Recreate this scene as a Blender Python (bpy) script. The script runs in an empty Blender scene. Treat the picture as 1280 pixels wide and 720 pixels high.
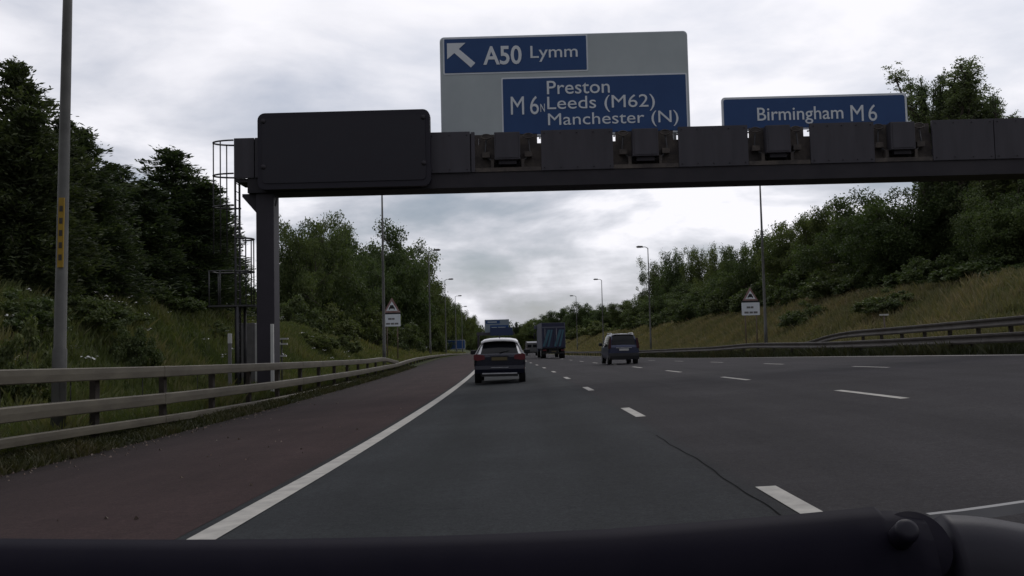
import bpy, bmesh, math, random
import numpy as np
from mathutils import Vector, Matrix

random.seed(7)
RNG = np.random.default_rng(11)
C = bpy.context.scene.collection
SC = bpy.context.scene
R = math.radians

# ------------------------------------------------------------------ camera
F_PX = 1190.0
EYE = Vector((0, 0, 1.2))
FWD = Vector((-0.01474201, 0.99797543, 0.06186858))
RGT = Vector((0.99961282, 0.01616998, -0.02264387))
UPV = Vector((0.02359844, -0.06151081, 0.99782741))
cam = bpy.data.cameras.new('camera')
cam.sensor_width = 36.0
cam.lens = 36.0 * F_PX / 1280.0
cam.clip_start = 0.05
cam.clip_end = 5000
cam_o = bpy.data.objects.new('camera', cam)
M = Matrix((RGT, UPV, -FWD)).transposed().to_4x4()
M.translation = EYE
cam_o.matrix_world = M
C.objects.link(cam_o)
SC.camera = cam_o

# ------------------------------------------------------------------ sky, sun, exposure
SUN_EL, SUN_AZ = R(48), R(22)          # behind the cloud, ahead and to the right
world = bpy.data.worlds.new('World')
SC.world = world
world.use_nodes = True
nt = world.node_tree
nt.nodes.clear()
def N(tree, t, **kw):
    n = tree.nodes.new(t)
    for k, v in kw.items():
        if k == 'ins':
            for a, b in v.items(): n.inputs[a].default_value = b
        else: setattr(n, k, v)
    return n
def math_n(tree, op, a, b=None, clamp=False):
    n = tree.nodes.new('ShaderNodeMath'); n.operation = op; n.use_clamp = clamp
    for i, x in enumerate((a, b)):
        if x is None: continue
        if isinstance(x, (int, float)): n.inputs[i].default_value = x
        else: tree.links.new(x, n.inputs[i])
    return n.outputs[0]
def ramp_n(tree, fac, stops):
    n = tree.nodes.new('ShaderNodeValToRGB')
    e = n.color_ramp.elements
    while len(e) < len(stops): e.new(0.5)
    for el, (p, c) in zip(e, stops):
        el.position = p; el.color = (*c, 1) if len(c) == 3 else c
    tree.links.new(fac, n.inputs[0])
    return n.outputs[0]
def mix_n(tree, fac, a, b, mode='MIX'):
    n = tree.nodes.new('ShaderNodeMix'); n.data_type = 'RGBA'; n.blend_type = mode
    for sock, x in ((0, fac), (6, a), (7, b)):
        if isinstance(x, (int, float)): n.inputs[sock].default_value = x
        elif isinstance(x, tuple): n.inputs[sock].default_value = (*x, 1)
        else: tree.links.new(x, n.inputs[sock])
    return n.outputs[2]
sky = N(nt, 'ShaderNodeTexSky', sky_type='NISHITA', sun_disc=False)
sky.sun_elevation = SUN_EL
sky.sun_rotation = SUN_AZ
tc = N(nt, 'ShaderNodeTexCoord')
sep = N(nt, 'ShaderNodeSeparateXYZ')
nt.links.new(tc.outputs['Generated'], sep.inputs[0])
zc = math_n(nt, 'MAXIMUM', sep.outputs[2], 0.0)
den = math_n(nt, 'ADD', zc, 0.16)
cu = math_n(nt, 'DIVIDE', sep.outputs[0], den)
cv = math_n(nt, 'DIVIDE', sep.outputs[1], den)
comb = N(nt, 'ShaderNodeCombineXYZ')
nt.links.new(cu, comb.inputs[0]); nt.links.new(cv, comb.inputs[1])
comb.inputs[2].default_value = 3.7
def noise_n(tree, vec, scale, detail, rough=0.55, dist=0.0):
    n = N(tree, 'ShaderNodeTexNoise', ins={'Scale': scale, 'Detail': detail, 'Roughness': rough, 'Distortion': dist})
    tree.links.new(vec, n.inputs['Vector'])
    return n.outputs['Fac']
n1 = noise_n(nt, comb.outputs[0], 0.95, 6, 0.56, 0.25)
mp2 = N(nt, 'ShaderNodeMapping'); mp2.inputs['Scale'].default_value = (1, 1, 2.6); mp2.inputs['Location'].default_value = (1.37, .62, .21)
nt.links.new(tc.outputs['Generated'], mp2.inputs[0])
n2 = noise_n(nt, mp2.outputs[0], 4.3, 8, 0.52, 0.25)
cl = math_n(nt, 'ADD', math_n(nt, 'MULTIPLY', n1, 0.32), math_n(nt, 'MULTIPLY', n2, 0.68))
# cloud lumps show most near the horizon where their sides are seen
lump = math_n(nt, 'MULTIPLY', math_n(nt, 'MULTIPLY', math_n(nt, 'SUBTRACT', cl, 0.5), 6.5), ramp_n(nt, zc, [(0.0, (0.16,)*3), (0.05, (0.80,)*3), (0.16, (0.86,)*3), (0.23, (0.30,)*3), (0.34, (0.18,)*3), (1, (0.14,)*3)]))
base = ramp_n(nt, zc, [(0.0, (0.34,)*3), (0.035, (0.52,)*3), (0.08, (0.80,)*3), (0.17, (0.80,)*3), (0.27, (0.80,)*3), (0.40, (0.80,)*3), (0.7, (0.55,)*3), (1.0, (0.48,)*3)])  # dimmed overhead, out of view, to keep the foreground dark
sd = Vector((math.sin(SUN_AZ) * math.cos(SUN_EL), math.cos(SUN_AZ) * math.cos(SUN_EL), math.sin(SUN_EL)))
dotn = N(nt, 'ShaderNodeVectorMath', operation='DOT_PRODUCT')
nt.links.new(tc.outputs['Generated'], dotn.inputs[0]); dotn.inputs[1].default_value = sd
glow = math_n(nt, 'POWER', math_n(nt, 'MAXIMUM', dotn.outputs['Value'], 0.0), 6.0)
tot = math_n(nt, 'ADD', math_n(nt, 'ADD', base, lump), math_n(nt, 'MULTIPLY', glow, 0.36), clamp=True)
ccol = ramp_n(nt, tot, [(0.0, (2.1, 2.35, 2.85)), (0.35, (3.8, 4.0, 4.55)), (0.62, (5.95, 6.0, 6.6)), (0.85, (8.4, 8.4, 9.0)), (1.0, (9.9, 9.8, 10.3))])
cover = ramp_n(nt, cl, [(0.36, (0.72,)*3), (0.52, (0.97,)*3)])
skycol = mix_n(nt, cover, sky.outputs[0], ccol)
# unseen sky away from the sun dimmed to darken surfaces facing the camera
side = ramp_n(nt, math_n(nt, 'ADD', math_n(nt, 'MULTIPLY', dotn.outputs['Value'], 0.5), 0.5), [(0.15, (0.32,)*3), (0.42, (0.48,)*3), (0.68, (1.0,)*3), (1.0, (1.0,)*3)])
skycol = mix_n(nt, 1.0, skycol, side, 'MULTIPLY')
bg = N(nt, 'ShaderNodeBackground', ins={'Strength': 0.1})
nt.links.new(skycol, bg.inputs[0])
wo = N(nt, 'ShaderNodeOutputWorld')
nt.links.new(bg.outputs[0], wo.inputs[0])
sun = bpy.data.lights.new('sun', 'SUN')
sun.energy = 0.5; sun.angle = R(25); sun.color = (1, 0.96, 0.9)
sun_o = bpy.data.objects.new('sun', sun)
sun_o.rotation_euler = (-sd).to_track_quat('-Z', 'Y').to_euler()
sun_o.location = (20, 20, 60)
C.objects.link(sun_o)
SC.view_settings.view_transform = 'Standard'
SC.view_settings.look = 'None'
SC.view_settings.exposure = 0.0
SC.view_settings.gamma = 1.0
SC.view_settings.use_curve_mapping = False

# ------------------------------------------------------------------ where things are
KAP = 0.5771e-3
def off(s):                                     # the road bends gently left
    return np.where(s < 70, KAP * s * s / 2, KAP * (2450 + 70 * (s - 70)))
KN = np.array([-60, 0, 12, 25, 45, 70, 100, 190, 320, 1000.])
PX = np.array([1.5, 1.5, 4.5, 3.95, 2.6, 0.5, -1.6, -2.6, -2.0, -2.0]) * .01
GX = np.array([0.11, 0.11, 0.036, -0.012, -0.038, -0.05, 0.0, -0.315, -0.7, -1.2])
def smooth_interp(s, v, w):
    return sum(np.interp(s + d * w, KN, v) for d in (-1, -.6, -.2, .2, .6, 1)) / 6
def z_lane(X, s):
    w = 3 + np.clip(s, 0, 100) * .08
    return X * smooth_interp(s, PX, w) + smooth_interp(s, GX, w) + 1.57e-3 * X * np.abs(X) * np.exp(-np.maximum(s, 0) / 50)
X_SH, X_L, LANE, X_R = -6.63, -2.1246, 3.8697, 13.5039
def sstep(t): t = np.clip(t, 0, 1); return t * t * (3 - 2 * t)
def hash_noise(X, s, f, seed=0.0):
    return (np.sin(X * f * 1.0 + 1.3 + seed) * np.cos(s * f * .77 + 2.1 * seed) + np.sin(X * f * 2.3 + s * f * 1.9 + seed) * .5) / 1.5
def ground_z(X, s):
    X = np.asarray(X, float); s = np.asarray(s, float)
    z = z_lane(np.clip(X, X_SH, X_R), s)
    dl = np.maximum(X_SH - X, 0); dr = np.maximum(X - X_R, 0)
    hl = 3.5 * np.interp(s, [-60, 10, 50, 90, 125, 170, 1000], [.85, .95, .95, .5, .25, .2, .3])
    z = z + .05 * sstep(dl / .5) + hl * sstep((dl - 2.2) / 6.2) + np.maximum(dl - 8, 0) * .03
    hr = np.interp(s, [-60, 0, 50, 75, 110, 170, 1000], [4.2, 4.2, 3.7, 4.4, 4.3, 4.4, 4.6])
    z = z + .3 * sstep((dr - .9) / 2.0) + hr * sstep((dr - 3.2) / 12) + np.maximum(dr - 15, 0) * .02
    m = np.clip(np.maximum(dl - 2.4, dr - 3) / 4, 0, 1)
    z = z + m * (.12 * hash_noise(X, s, 1.1) + .2 * hash_noise(X, s, .35, 2.0))
    return z
def on_road(X, s, up=0.0):
    return Vector((X - float(off(s)), s, float(z_lane(np.float64(X), np.float64(s))) + up))
def on_ground(X, s, up=0.0):
    return Vector((X - float(off(s)), s, float(ground_z(X, s)) + up))
def sight(px, py, Y):                           # the place at distance Y along one line of sight of the survey photo
    r = FWD + RGT * ((px - 640) / F_PX) - UPV * ((py - 360) / F_PX)
    return EYE + r * (Y / r.y)
def chain_at(px, X, py=430):                    # chainage at which the line at offset X is seen at px
    r = FWD + RGT * ((px - 640) / F_PX) - UPV * ((py - 360) / F_PX)
    ts = np.geomspace(3, 1500, 3000)
    g = r.x / r.y * ts - (X - off(ts))
    i = np.where(np.sign(g[1:]) != np.sign(g[:-1]))[0]
    return float(ts[i[0]]) if len(i) else None

# ------------------------------------------------------------------ materials
def material(name, c1, c2=None, rough=0.7, metal=0.0, scale=3.0, detail=5, bump=0.0, bscale=None, coord='Object', spec=0.4, contrast=(0.35, 0.65), stretch=None):
    m = bpy.data.materials.new(name); m.use_nodes = True
    t = m.node_tree; b = t.nodes['Principled BSDF']
    b.inputs['Roughness'].default_value = rough; b.inputs['Metallic'].default_value = metal
    b.inputs['Specular IOR Level'].default_value = spec
    tcn = N(t, 'ShaderNodeTexCoord'); vec = tcn.outputs[coord]
    if stretch:
        mp = N(t, 'ShaderNodeMapping'); mp.inputs['Scale'].default_value = stretch
        t.links.new(vec, mp.inputs[0]); vec = mp.outputs[0]
    if c2 is None: c2 = tuple(x * .8 for x in c1)
    f = noise_n(t, vec, scale, detail, .6)
    col = ramp_n(t, f, [(contrast[0], c1), (contrast[1], c2)])
    t.links.new(col, b.inputs['Base Color'])
    if bump:
        f2 = noise_n(t, vec, bscale or scale * 6, 4, .6)
        bn = N(t, 'ShaderNodeBump', ins={'Strength': bump, 'Distance': .02})
        t.links.new(f2, bn.inputs['Height']); t.links.new(bn.outputs[0], b.inputs['Normal'])
    return m
MT = {}
MT['rail'] = material('galvanised_rail', (0.15, 0.134, 0.098), (0.08, 0.069, 0.052), .6, .1, 2.6, 8, .08, stretch=(1, .35, 1.2), contrast=(.3, .72))
MT['rail_far'] = material('weathered_rail', (0.085, 0.078, 0.068), (0.055, 0.045, 0.04), .7, .1, 1.2, 6, .08)
MT['post_steel'] = material('barrier_post_steel', (0.03, 0.024, 0.02), (0.055, 0.045, 0.036), .75, .2, 5)
MT['lamp_steel'] = material('lamp_steel', (0.105, 0.104, 0.096), (0.07, 0.069, 0.064), .55, .3, 2.2, 4, .03)
MT['gantry'] = material('gantry_grey_paint', (0.062, 0.058, 0.07), (0.044, 0.041, 0.05), .65, 0, 1.3, 8, .06, stretch=(2.2, 2.2, .35), contrast=(.3, .7))
MT['gantry_dark'] = material('gantry_dark_steel', (0.02, 0.018, 0.024), (0.032, 0.028, 0.034), .7, 0, 1.1, 6, .05)
MT['bay'] = material('grimy_bay_steel', (0.06, 0.052, 0.05), (0.125, 0.105, 0.09), .8, .1, 3.2, 7, .2, contrast=(.4, .7))
MT['column'] = material('column_paint', (0.034, 0.029, 0.04), (0.025, 0.022, 0.03), .6, 0, .7, 5, .05)
MT['board_black'] = material('board_black', (0.011, 0.009, 0.018), (0.013, 0.011, 0.02), .55, 0, 1.4)
MT['board_face'] = material('display_black', (0.009, 0.007, 0.015), (0.01, 0.009, 0.017), .35, 0, 2)
MT['sign_blue'] = material('sign_blue', (0.011, 0.05, 0.165), (0.015, 0.06, 0.185), .5, 0, .8, 5, 0)
MT['sign_grey'] = material('sign_grey', (0.43, 0.475, 0.485), (0.38, 0.42, 0.435), .5, 0, .7, 5, 0)
MT['sign_white'] = material('sign_white', (0.7, 0.73, 0.77), (0.62, 0.66, 0.7), .5, 0, 1.5)
MT['sign_red'] = material('sign_red', (.22, .115, .11), (.30, .20, .19), .55)
MT['sign_black'] = material('sign_black', (.02, .02, .022), None, .6)
MT['sign_back'] = material('sign_frame', (.30, .31, .32), (.24, .25, .26), .5, .3)
MT['cabinet'] = material('cabinet_grey', (.17, .165, .165), (.13, .125, .125), .6)
MT['pale'] = material('pale_plastic', (.55, .55, .53), (.45, .45, .44), .6)
MT['rod'] = material('ladder_steel', (.05, .05, .055), (.08, .078, .08), .6, .3, 4)
MT['rust'] = material('rusty_post', (.16, .11, .085), (.12, .10, .085), .75, .1, 4)
MT['yellow'] = material('yellow_label', (0.32, 0.2, 0.014), (0.27, 0.165, 0.014), .6)
MT['bark'] = material('bark', (.045, .036, .028), (.075, .062, .05), .9, 0, 6, 6, .5)
MT['tyre'] = material('tyre', (.012, .012, .013), (.02, .02, .02), .85, 0, 10)
MT['rim'] = material('alloy', (.30, .30, .31), (.22, .22, .23), .35, .8)
MT['navy'] = material('navy_paint', (0.005, 0.006, 0.017), (0.007, 0.008, 0.019), .22, .2, 1, 2, 0, spec=.6)
MT['gloss_white'] = material('gloss_white', (.80, .80, .80), (.74, .74, .75), .3, 0, 1.5, 3, 0, spec=.5)
MT['grey_paint'] = material('slate_paint', (0.038, 0.044, 0.085), (0.042, 0.049, 0.09), .28, .3, 1, 2, 0, spec=.5)
MT['glass'] = material('tinted_glass', (.006, .007, .009), (.008, .009, .011), .12, 0, 1, 1, 0, spec=.22)
MT['trim'] = material('black_trim', (.014, .014, .016), (.018, .018, .02), .6)
MT['red_lens'] = material('red_lens', (0.11, 0.008, 0.014), (0.09, 0.007, 0.012), .2, 0, 4, 2, 0, spec=.6)
MT['dark_lens'] = material('smoked_lens', (.05, .012, .018), (.04, .01, .015), .2, 0, 4, 2, 0)
MT['silver_trim'] = material('silver_trim', (.55, .55, .58), None, .3, .6)
MT['plate_yellow'] = material('number_plate_yellow', (0.11, 0.088, 0.04), (0.09, 0.07, 0.032), .5)
MT['plate_white'] = material('number_plate_pale', (.5, .5, .5), (.45, .45, .45), .5)
MT['lorry_blue'] = material('lorry_navy', (.018, .02, .05), (.026, .03, .06), .5, 0, 1.5)
MT['lorry_side'] = material('lorry_side', (.115, .12, .155), (.09, .095, .13), .55, 0, 1.2)
MT['teal'] = material('teal_stripe', (.05, .13, .17), (.04, .105, .145), .5)
MT['van_grey'] = material('van_dirty_white', (.12, .12, .12), (.09, .09, .09), .5)
MT['rubber'] = material('wiper_black', (0.0055, 0.0045, 0.0105), (0.0075, 0.006, 0.0125), .7, 0, 20, 3, .02, 300, spec=.1)
MT['collar'] = material('wiper_collar_black', (0.0085, 0.007, 0.014), (0.01, 0.0085, 0.016), .5, 0, 30, 3, .02, 300, spec=.25)
MT['wiper_light'] = material('grey_wiper_blade', (0.17, 0.168, 0.17), (0.14, 0.138, 0.14), .45, 0, 12)
MT['paint_line'] = material('road_paint', (0.43, 0.41, 0.37), (0.29, 0.28, 0.255), .8, 0, 5, 8, .1, 60, contrast=(.4, .72))
MT['seam'] = material('bitumen_seam', (.012, .012, .012), (.02, .02, .02), 1.0, 0, 1.2, spec=.02)

def asphalt(name, tints, fine=.25):
    m = bpy.data.materials.new(name); m.use_nodes = True
    t = m.node_tree; b = t.nodes['Principled BSDF']
    b.inputs['Roughness'].default_value = .9
    b.inputs['Specular IOR Level'].default_value = .1
    at = N(t, 'ShaderNodeAttribute', attribute_name='across')
    g = N(t, 'ShaderNodeNewGeometry'); pos = g.outputs['Position']
    f = math_n(t, 'DIVIDE', math_n(t, 'ADD', at.outputs['Fac'], 7.0), 22.0)
    base = ramp_n(t, f, [((x + 7) / 22, c) for x, c in tints])
    mp = N(t, 'ShaderNodeMapping'); mp.inputs['Scale'].default_value = (1.6, .13, 1)
    t.links.new(pos, mp.inputs[0])
    streak = ramp_n(t, noise_n(t, mp.outputs[0], 1.0, 6, .6), [(.3, (.76,)*3), (.7, (1.02,)*3)])
    patch = ramp_n(t, noise_n(t, pos, .45, 6, .6), [(.32, (.82,)*3), (.68, (1.14,)*3)])
    grain = ramp_n(t, noise_n(t, pos, 55, 4, .75), [(.3, (1 - fine * 1.3,)*3), (.7, (1 + fine * 1.3,)*3)])
    stain = ramp_n(t, noise_n(t, pos, 1.7, 5, .7, 1.5), [(.30, (.62,)*3), (.42, (1,)*3)])
    chips = ramp_n(t, noise_n(t, pos, 16, 3, .8), [(.34, (.78,)*3), (.5, (1,)*3), (.68, (1.3,)*3)])
    c = mix_n(t, 1.0, base, streak, 'MULTIPLY'); c = mix_n(t, .7, c, chips, 'MULTIPLY'); c = mix_n(t, 1.0, c, patch, 'MULTIPLY'); c = mix_n(t, 1.0, c, grain, 'MULTIPLY'); c = mix_n(t, .5, c, stain, 'MULTIPLY')
    t.links.new(c, b.inputs['Base Color'])
    bn = N(t, 'ShaderNodeBump', ins={'Strength': .35, 'Distance': .01})
    t.links.new(noise_n(t, pos, 70, 4, .7), bn.inputs['Height']); t.links.new(bn.outputs[0], b.inputs['Normal'])
    return m
MT['asphalt'] = asphalt('asphalt', [(-2.3, (0.0286, 0.0318, 0.0337)), (-1.7, (0.0337, 0.0366, 0.0392)), (-1.0, (0.0262, 0.0293, 0.0308)), (-.2, (0.0345, 0.0376, 0.0401)), (.6, (0.0262, 0.0284, 0.0301)), (1.3, (0.0328, 0.0351, 0.0373)), (1.62, (0.0311, 0.0326, 0.0346)), (1.72, (0.0370, 0.0343, 0.0364)), (2.6, (0.0337, 0.0314, 0.0337)), (3.7, (0.0405, 0.0376, 0.0401)), (4.8, (0.0345, 0.0321, 0.0346)), (5.7, (0.0405, 0.0376, 0.0401)), (6.6, (0.0362, 0.0334, 0.0364)), (8, (0.0413, 0.0385, 0.0419)), (13.6, (0.0421, 0.0392, 0.0428))], .32)
MT['asphalt_red'] = asphalt('red_brown_asphalt', [(-6.8, (0.0224, 0.0179, 0.0167)), (-6.45, (0.0298, 0.0232, 0.0222)), (-6.0, (0.0372, 0.0269, 0.0268)), (-4.5, (0.0417, 0.0276, 0.0268)), (-2.6, (0.0446, 0.0276, 0.0268))], .3)

def ground_material():
    m = bpy.data.materials.new('rough_grass_ground'); m.use_nodes = True
    t = m.node_tree; b = t.nodes['Principled BSDF']; b.inputs['Roughness'].default_value = .95
    b.inputs['Specular IOR Level'].default_value = .1
    at = N(t, 'ShaderNodeAttribute', attribute_name='across')
    g = N(t, 'ShaderNodeNewGeometry'); pos = g.outputs['Position']
    a = ramp_n(t, noise_n(t, pos, .25, 7, .65), [(.32, (.030, .042, .018)), (.5, (.050, .062, .026)), (.68, (.085, .080, .038))])
    straw = ramp_n(t, noise_n(t, pos, .18, 7, .65), [(.35, (.055, .066, .030)), (.5, (.098, .090, .046)), (.7, (.14, .112, .062))])
    side = ramp_n(t, math_n(t, 'DIVIDE', math_n(t, 'ADD', at.outputs['Fac'], 40), 80, True), [(.62, (0,)*3), (.68, (1,)*3)])
    c = mix_n(t, side, a, straw)
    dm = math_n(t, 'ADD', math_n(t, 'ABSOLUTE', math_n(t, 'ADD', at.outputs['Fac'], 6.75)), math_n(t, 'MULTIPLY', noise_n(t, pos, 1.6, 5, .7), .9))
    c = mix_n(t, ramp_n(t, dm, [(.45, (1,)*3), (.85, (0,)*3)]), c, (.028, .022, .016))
    fine = ramp_n(t, noise_n(t, pos, 9, 6, .7), [(.3, (.6,)*3), (.7, (1.3,)*3)])
    c = mix_n(t, 1.0, c, fine, 'MULTIPLY')
    t.links.new(c, b.inputs['Base Color'])
    bn = N(t, 'ShaderNodeBump', ins={'Strength': .8, 'Distance': .08})
    t.links.new(noise_n(t, pos, 6, 6, .7), bn.inputs['Height']); t.links.new(bn.outputs[0], b.inputs['Normal'])
    return m
MT['ground'] = ground_material()
def leaf_material(name, dark, mid, light, trans=.3):
    m = bpy.data.materials.new(name); m.use_nodes = True
    t = m.node_tree; b = t.nodes['Principled BSDF']; out = t.nodes['Material Output']
    b.inputs['Roughness'].default_value = .6; b.inputs['Specular IOR Level'].default_value = .25
    at = N(t, 'ShaderNodeAttribute', attribute_name='tint')
    c = ramp_n(t, at.outputs['Fac'], [(.05, dark), (.5, mid), (.97, light)])
    oi = N(t, 'ShaderNodeObjectInfo')
    v = ramp_n(t, oi.outputs['Random'], [(0, (.8, .86, .85)), (.5, (1, 1, 1)), (1, (1.2, 1.1, .95))])
    c = mix_n(t, 1.0, c, v, 'MULTIPLY')
    t.links.new(c, b.inputs['Base Color'])
    tr = N(t, 'ShaderNodeBsdfTranslucent'); t.links.new(mix_n(t, 1.0, c, (1.1, 1.25, .6), 'MULTIPLY'), tr.inputs[0])
    mx = N(t, 'ShaderNodeMixShader', ins={0: trans})
    t.links.new(b.outputs[0], mx.inputs[1]); t.links.new(tr.outputs[0], mx.inputs[2]); t.links.new(mx.outputs[0], out.inputs[0])
    return m
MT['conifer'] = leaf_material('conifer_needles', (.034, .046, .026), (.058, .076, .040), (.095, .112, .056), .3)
MT['leaves'] = leaf_material('broad_leaves', (.048, .066, .028), (.080, .106, .042), (.125, .15, .058), .35)
MT['poplar'] = leaf_material('poplar_leaves', (.070, .09, .05), (.11, .135, .075), (.16, .19, .11), .4)
MT['bush'] = leaf_material('bush_leaves', (.052, .07, .032), (.085, .108, .044), (.13, .15, .064), .3)
MT['grass'] = leaf_material('long_grass', (.055, .076, .030), (.10, .12, .048), (.17, .155, .08), .3)
MT['weeds'] = leaf_material('dull_weeds', (.028, .032, .016), (.048, .052, .025), (.08, .07, .04), .2)
MT['straw'] = leaf_material('dry_grass', (.078, .094, .046), (.142, .140, .082), (.245, .20, .135), .25)

# ------------------------------------------------------------------ builders
def tag(o, label=None, cat=None, group=None, kind=None):
    if label: o['label'] = label
    if cat: o['category'] = cat
    if group: o['group'] = group
    if kind: o['kind'] = kind
    return o
def empty(name, loc, label, cat, group=None, rz=0.0):
    o = bpy.data.objects.new(name, None); o.empty_display_size = .3
    o.location = loc; o.rotation_euler = (0, 0, rz); C.objects.link(o)
    return tag(o, label, cat, group)
def link(name, me, parent=None):
    o = bpy.data.objects.new(name, me); C.objects.link(o)
    if parent is not None: o.parent = parent
    return o
class MB:
    """gathers shapes in world axes; build() writes ONE mesh object, local to its parent"""
    def __init__(s): s.v = []; s.f = []; s.sm = []
    def add(s, vs, fs, smooth=False):
        k = len(s.v); s.v += [tuple(v) for v in vs]; s.f += [tuple(i + k for i in f) for f in fs]; s.sm += [smooth] * len(fs); return s
    def box(s, a, b, bev=0.0):
        (x0, y0, z0), (x1, y1, z1) = a, b
        if bev <= 0:
            vs = [(x, y, z) for z in (z0, z1) for (x, y) in ((x0, y0), (x1, y0), (x1, y1), (x0, y1))]
            return s.add(vs, [(3, 2, 1, 0), (4, 5, 6, 7), (0, 1, 5, 4), (1, 2, 6, 5), (2, 3, 7, 6), (3, 0, 4, 7)])
        bm = bmesh.new()
        bmesh.ops.create_cube(bm, size=1)
        for v in bm.verts: v.co = Vector((x0 + (v.co.x + .5) * (x1 - x0), y0 + (v.co.y + .5) * (y1 - y0), z0 + (v.co.z + .5) * (z1 - z0)))
        bmesh.ops.bevel(bm, geom=list(bm.edges), offset=bev, segments=2, affect='EDGES', profile=.7)
        bm.verts.index_update()
        s.add([v.co[:] for v in bm.verts], [[v.index for v in f.verts] for f in bm.faces]); bm.free(); return s
    def tube(s, pts, rad, n=8, caps=True, smooth=True):
        pts = [Vector(p) for p in pts]; rad = rad if isinstance(rad, (list, tuple)) else [rad] * len(pts)
        vs = []; prev = None
        for i, p in enumerate(pts):
            d = (pts[min(i + 1, len(pts) - 1)] - pts[max(i - 1, 0)]).normalized()
            if prev is None:
                a = d.orthogonal().normalized()
            else:
                a = (prev - d * prev.dot(d)).normalized()
            prev = a; b = d.cross(a)
            vs += [p + (a * math.cos(2 * math.pi * k / n) + b * math.sin(2 * math.pi * k / n)) * rad[i] for k in range(n)]
        fs = [(i * n + k, i * n + (k + 1) % n, (i + 1) * n + (k + 1) % n, (i + 1) * n + k) for i in range(len(pts) - 1) for k in range(n)]
        if caps: fs += [tuple(reversed(range(n))), tuple(range((len(pts) - 1) * n, len(pts) * n))]
        return s.add(vs, fs, smooth)
    def sweep(s, pts, prof, smooth=False):
        """profile (side, up) swept along points; side is horizontal, to the right of travel"""
        pts = [Vector(p) for p in pts]; n = len(prof); vs = []
        for i, p in enumerate(pts):
            d = pts[min(i + 1, len(pts) - 1)] - pts[max(i - 1, 0)]
            r = Vector((d.y, -d.x, 0)).normalized()
            vs += [p + r * a + Vector((0, 0, b)) for a, b in prof]
        fs = [(i * n + k, i * n + (k + 1) % n, (i + 1) * n + (k + 1) % n, (i + 1) * n + k) for i in range(len(pts) - 1) for k in range(n)]
        fs += [tuple(reversed(range(n))), tuple(range((len(pts) - 1) * n, len(pts) * n))]
        return s.add(vs, fs, smooth)
    def prism_y(s, outline, y0, y1):
        """outline of (x, z) extruded along y"""
        n = len(outline)
        vs = [(x, y0, z) for x, z in outline] + [(x, y1, z) for x, z in outline]
        fs = [tuple(range(n)), tuple(reversed(range(n, 2 * n)))] + [(k, (k + 1) % n + 0, (k + 1) % n + n, k + n)[::-1] for k in range(n)]
        return s.add(vs, fs)
    def prism_x(s, outline, x0, x1):
        n = len(outline)
        vs = [(x0, y, z) for y, z in outline] + [(x1, y, z) for y, z in outline]
        fs = [tuple(range(n)), tuple(reversed(range(n, 2 * n)))] + [(k, (k + 1) % n, (k + 1) % n + n, k + n)[::-1] for k in range(n)]
        return s.add(vs, fs)
    def cyl_x(s, c, r, w, n=20):
        return s.tube([(c[0] - w / 2, c[1], c[2]), (c[0] + w / 2, c[1], c[2])], r, n, True, False)
    def mesh(s, name, mat, org=(0, 0, 0)):
        me = bpy.data.meshes.new(name)
        me.from_pydata([(v[0] - org[0], v[1] - org[1], v[2] - org[2]) for v in s.v], [], s.f)
        me.polygons.foreach_set('use_smooth', s.sm)
        me.materials.append(mat); me.update()
        bm = bmesh.new(); bm.from_mesh(me); bmesh.ops.recalc_face_normals(bm, faces=bm.faces); bm.to_mesh(me); bm.free()
        return me
    def build(s, name, mat, parent=None, local=False):
        org = (0, 0, 0)
        if parent is not None and not local:
            q = parent; org = Vector((0, 0, 0))
            while q is not None: org = org + q.location; q = q.parent
        return link(name, s.mesh(name, mat, org), parent)
def rrect(x0, x1, z0, z1, r, n=5):
    o = []
    for cx, cz, a0 in ((x1 - r, z0 + r, -90), (x1 - r, z1 - r, 0), (x0 + r, z1 - r, 90), (x0 + r, z0 + r, 180)):
        for k in range(n + 1):
            a = R(a0 + 90 * k / n); o.append((cx + r * math.cos(a), cz + r * math.sin(a)))
    return o
def copy_tree(o, parent=None):
    c = o.copy(); C.objects.link(c)
    if parent is not None: c.parent = parent
    for ch in o.children: copy_tree(ch, c)
    return c
def grid_mesh(name, Xs, Ss, zf, mat, up=0.0, kind=None, parent=None):
    XX, SS = np.meshgrid(Xs, Ss)
    Z = zf(XX, SS) + up
    v = np.stack([XX - off(SS), SS, Z], -1).reshape(-1, 3)
    nx, ns = len(Xs), len(Ss)
    i = np.arange(nx * ns).reshape(ns, nx)
    f = np.stack([i[:-1, :-1], i[:-1, 1:], i[1:, 1:], i[1:, :-1]], -1).reshape(-1, 4)
    me = bpy.data.meshes.new(name); me.from_pydata(v.tolist(), [], f.tolist())
    a = me.attributes.new('across', 'FLOAT', 'POINT'); a.data.foreach_set('value', XX.reshape(-1).astype(np.float32))
    me.polygons.foreach_set('use_smooth', [True] * len(f)); me.materials.append(mat)
    o = link(name, me, parent)
    if kind: o['kind'] = kind
    return o
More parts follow.
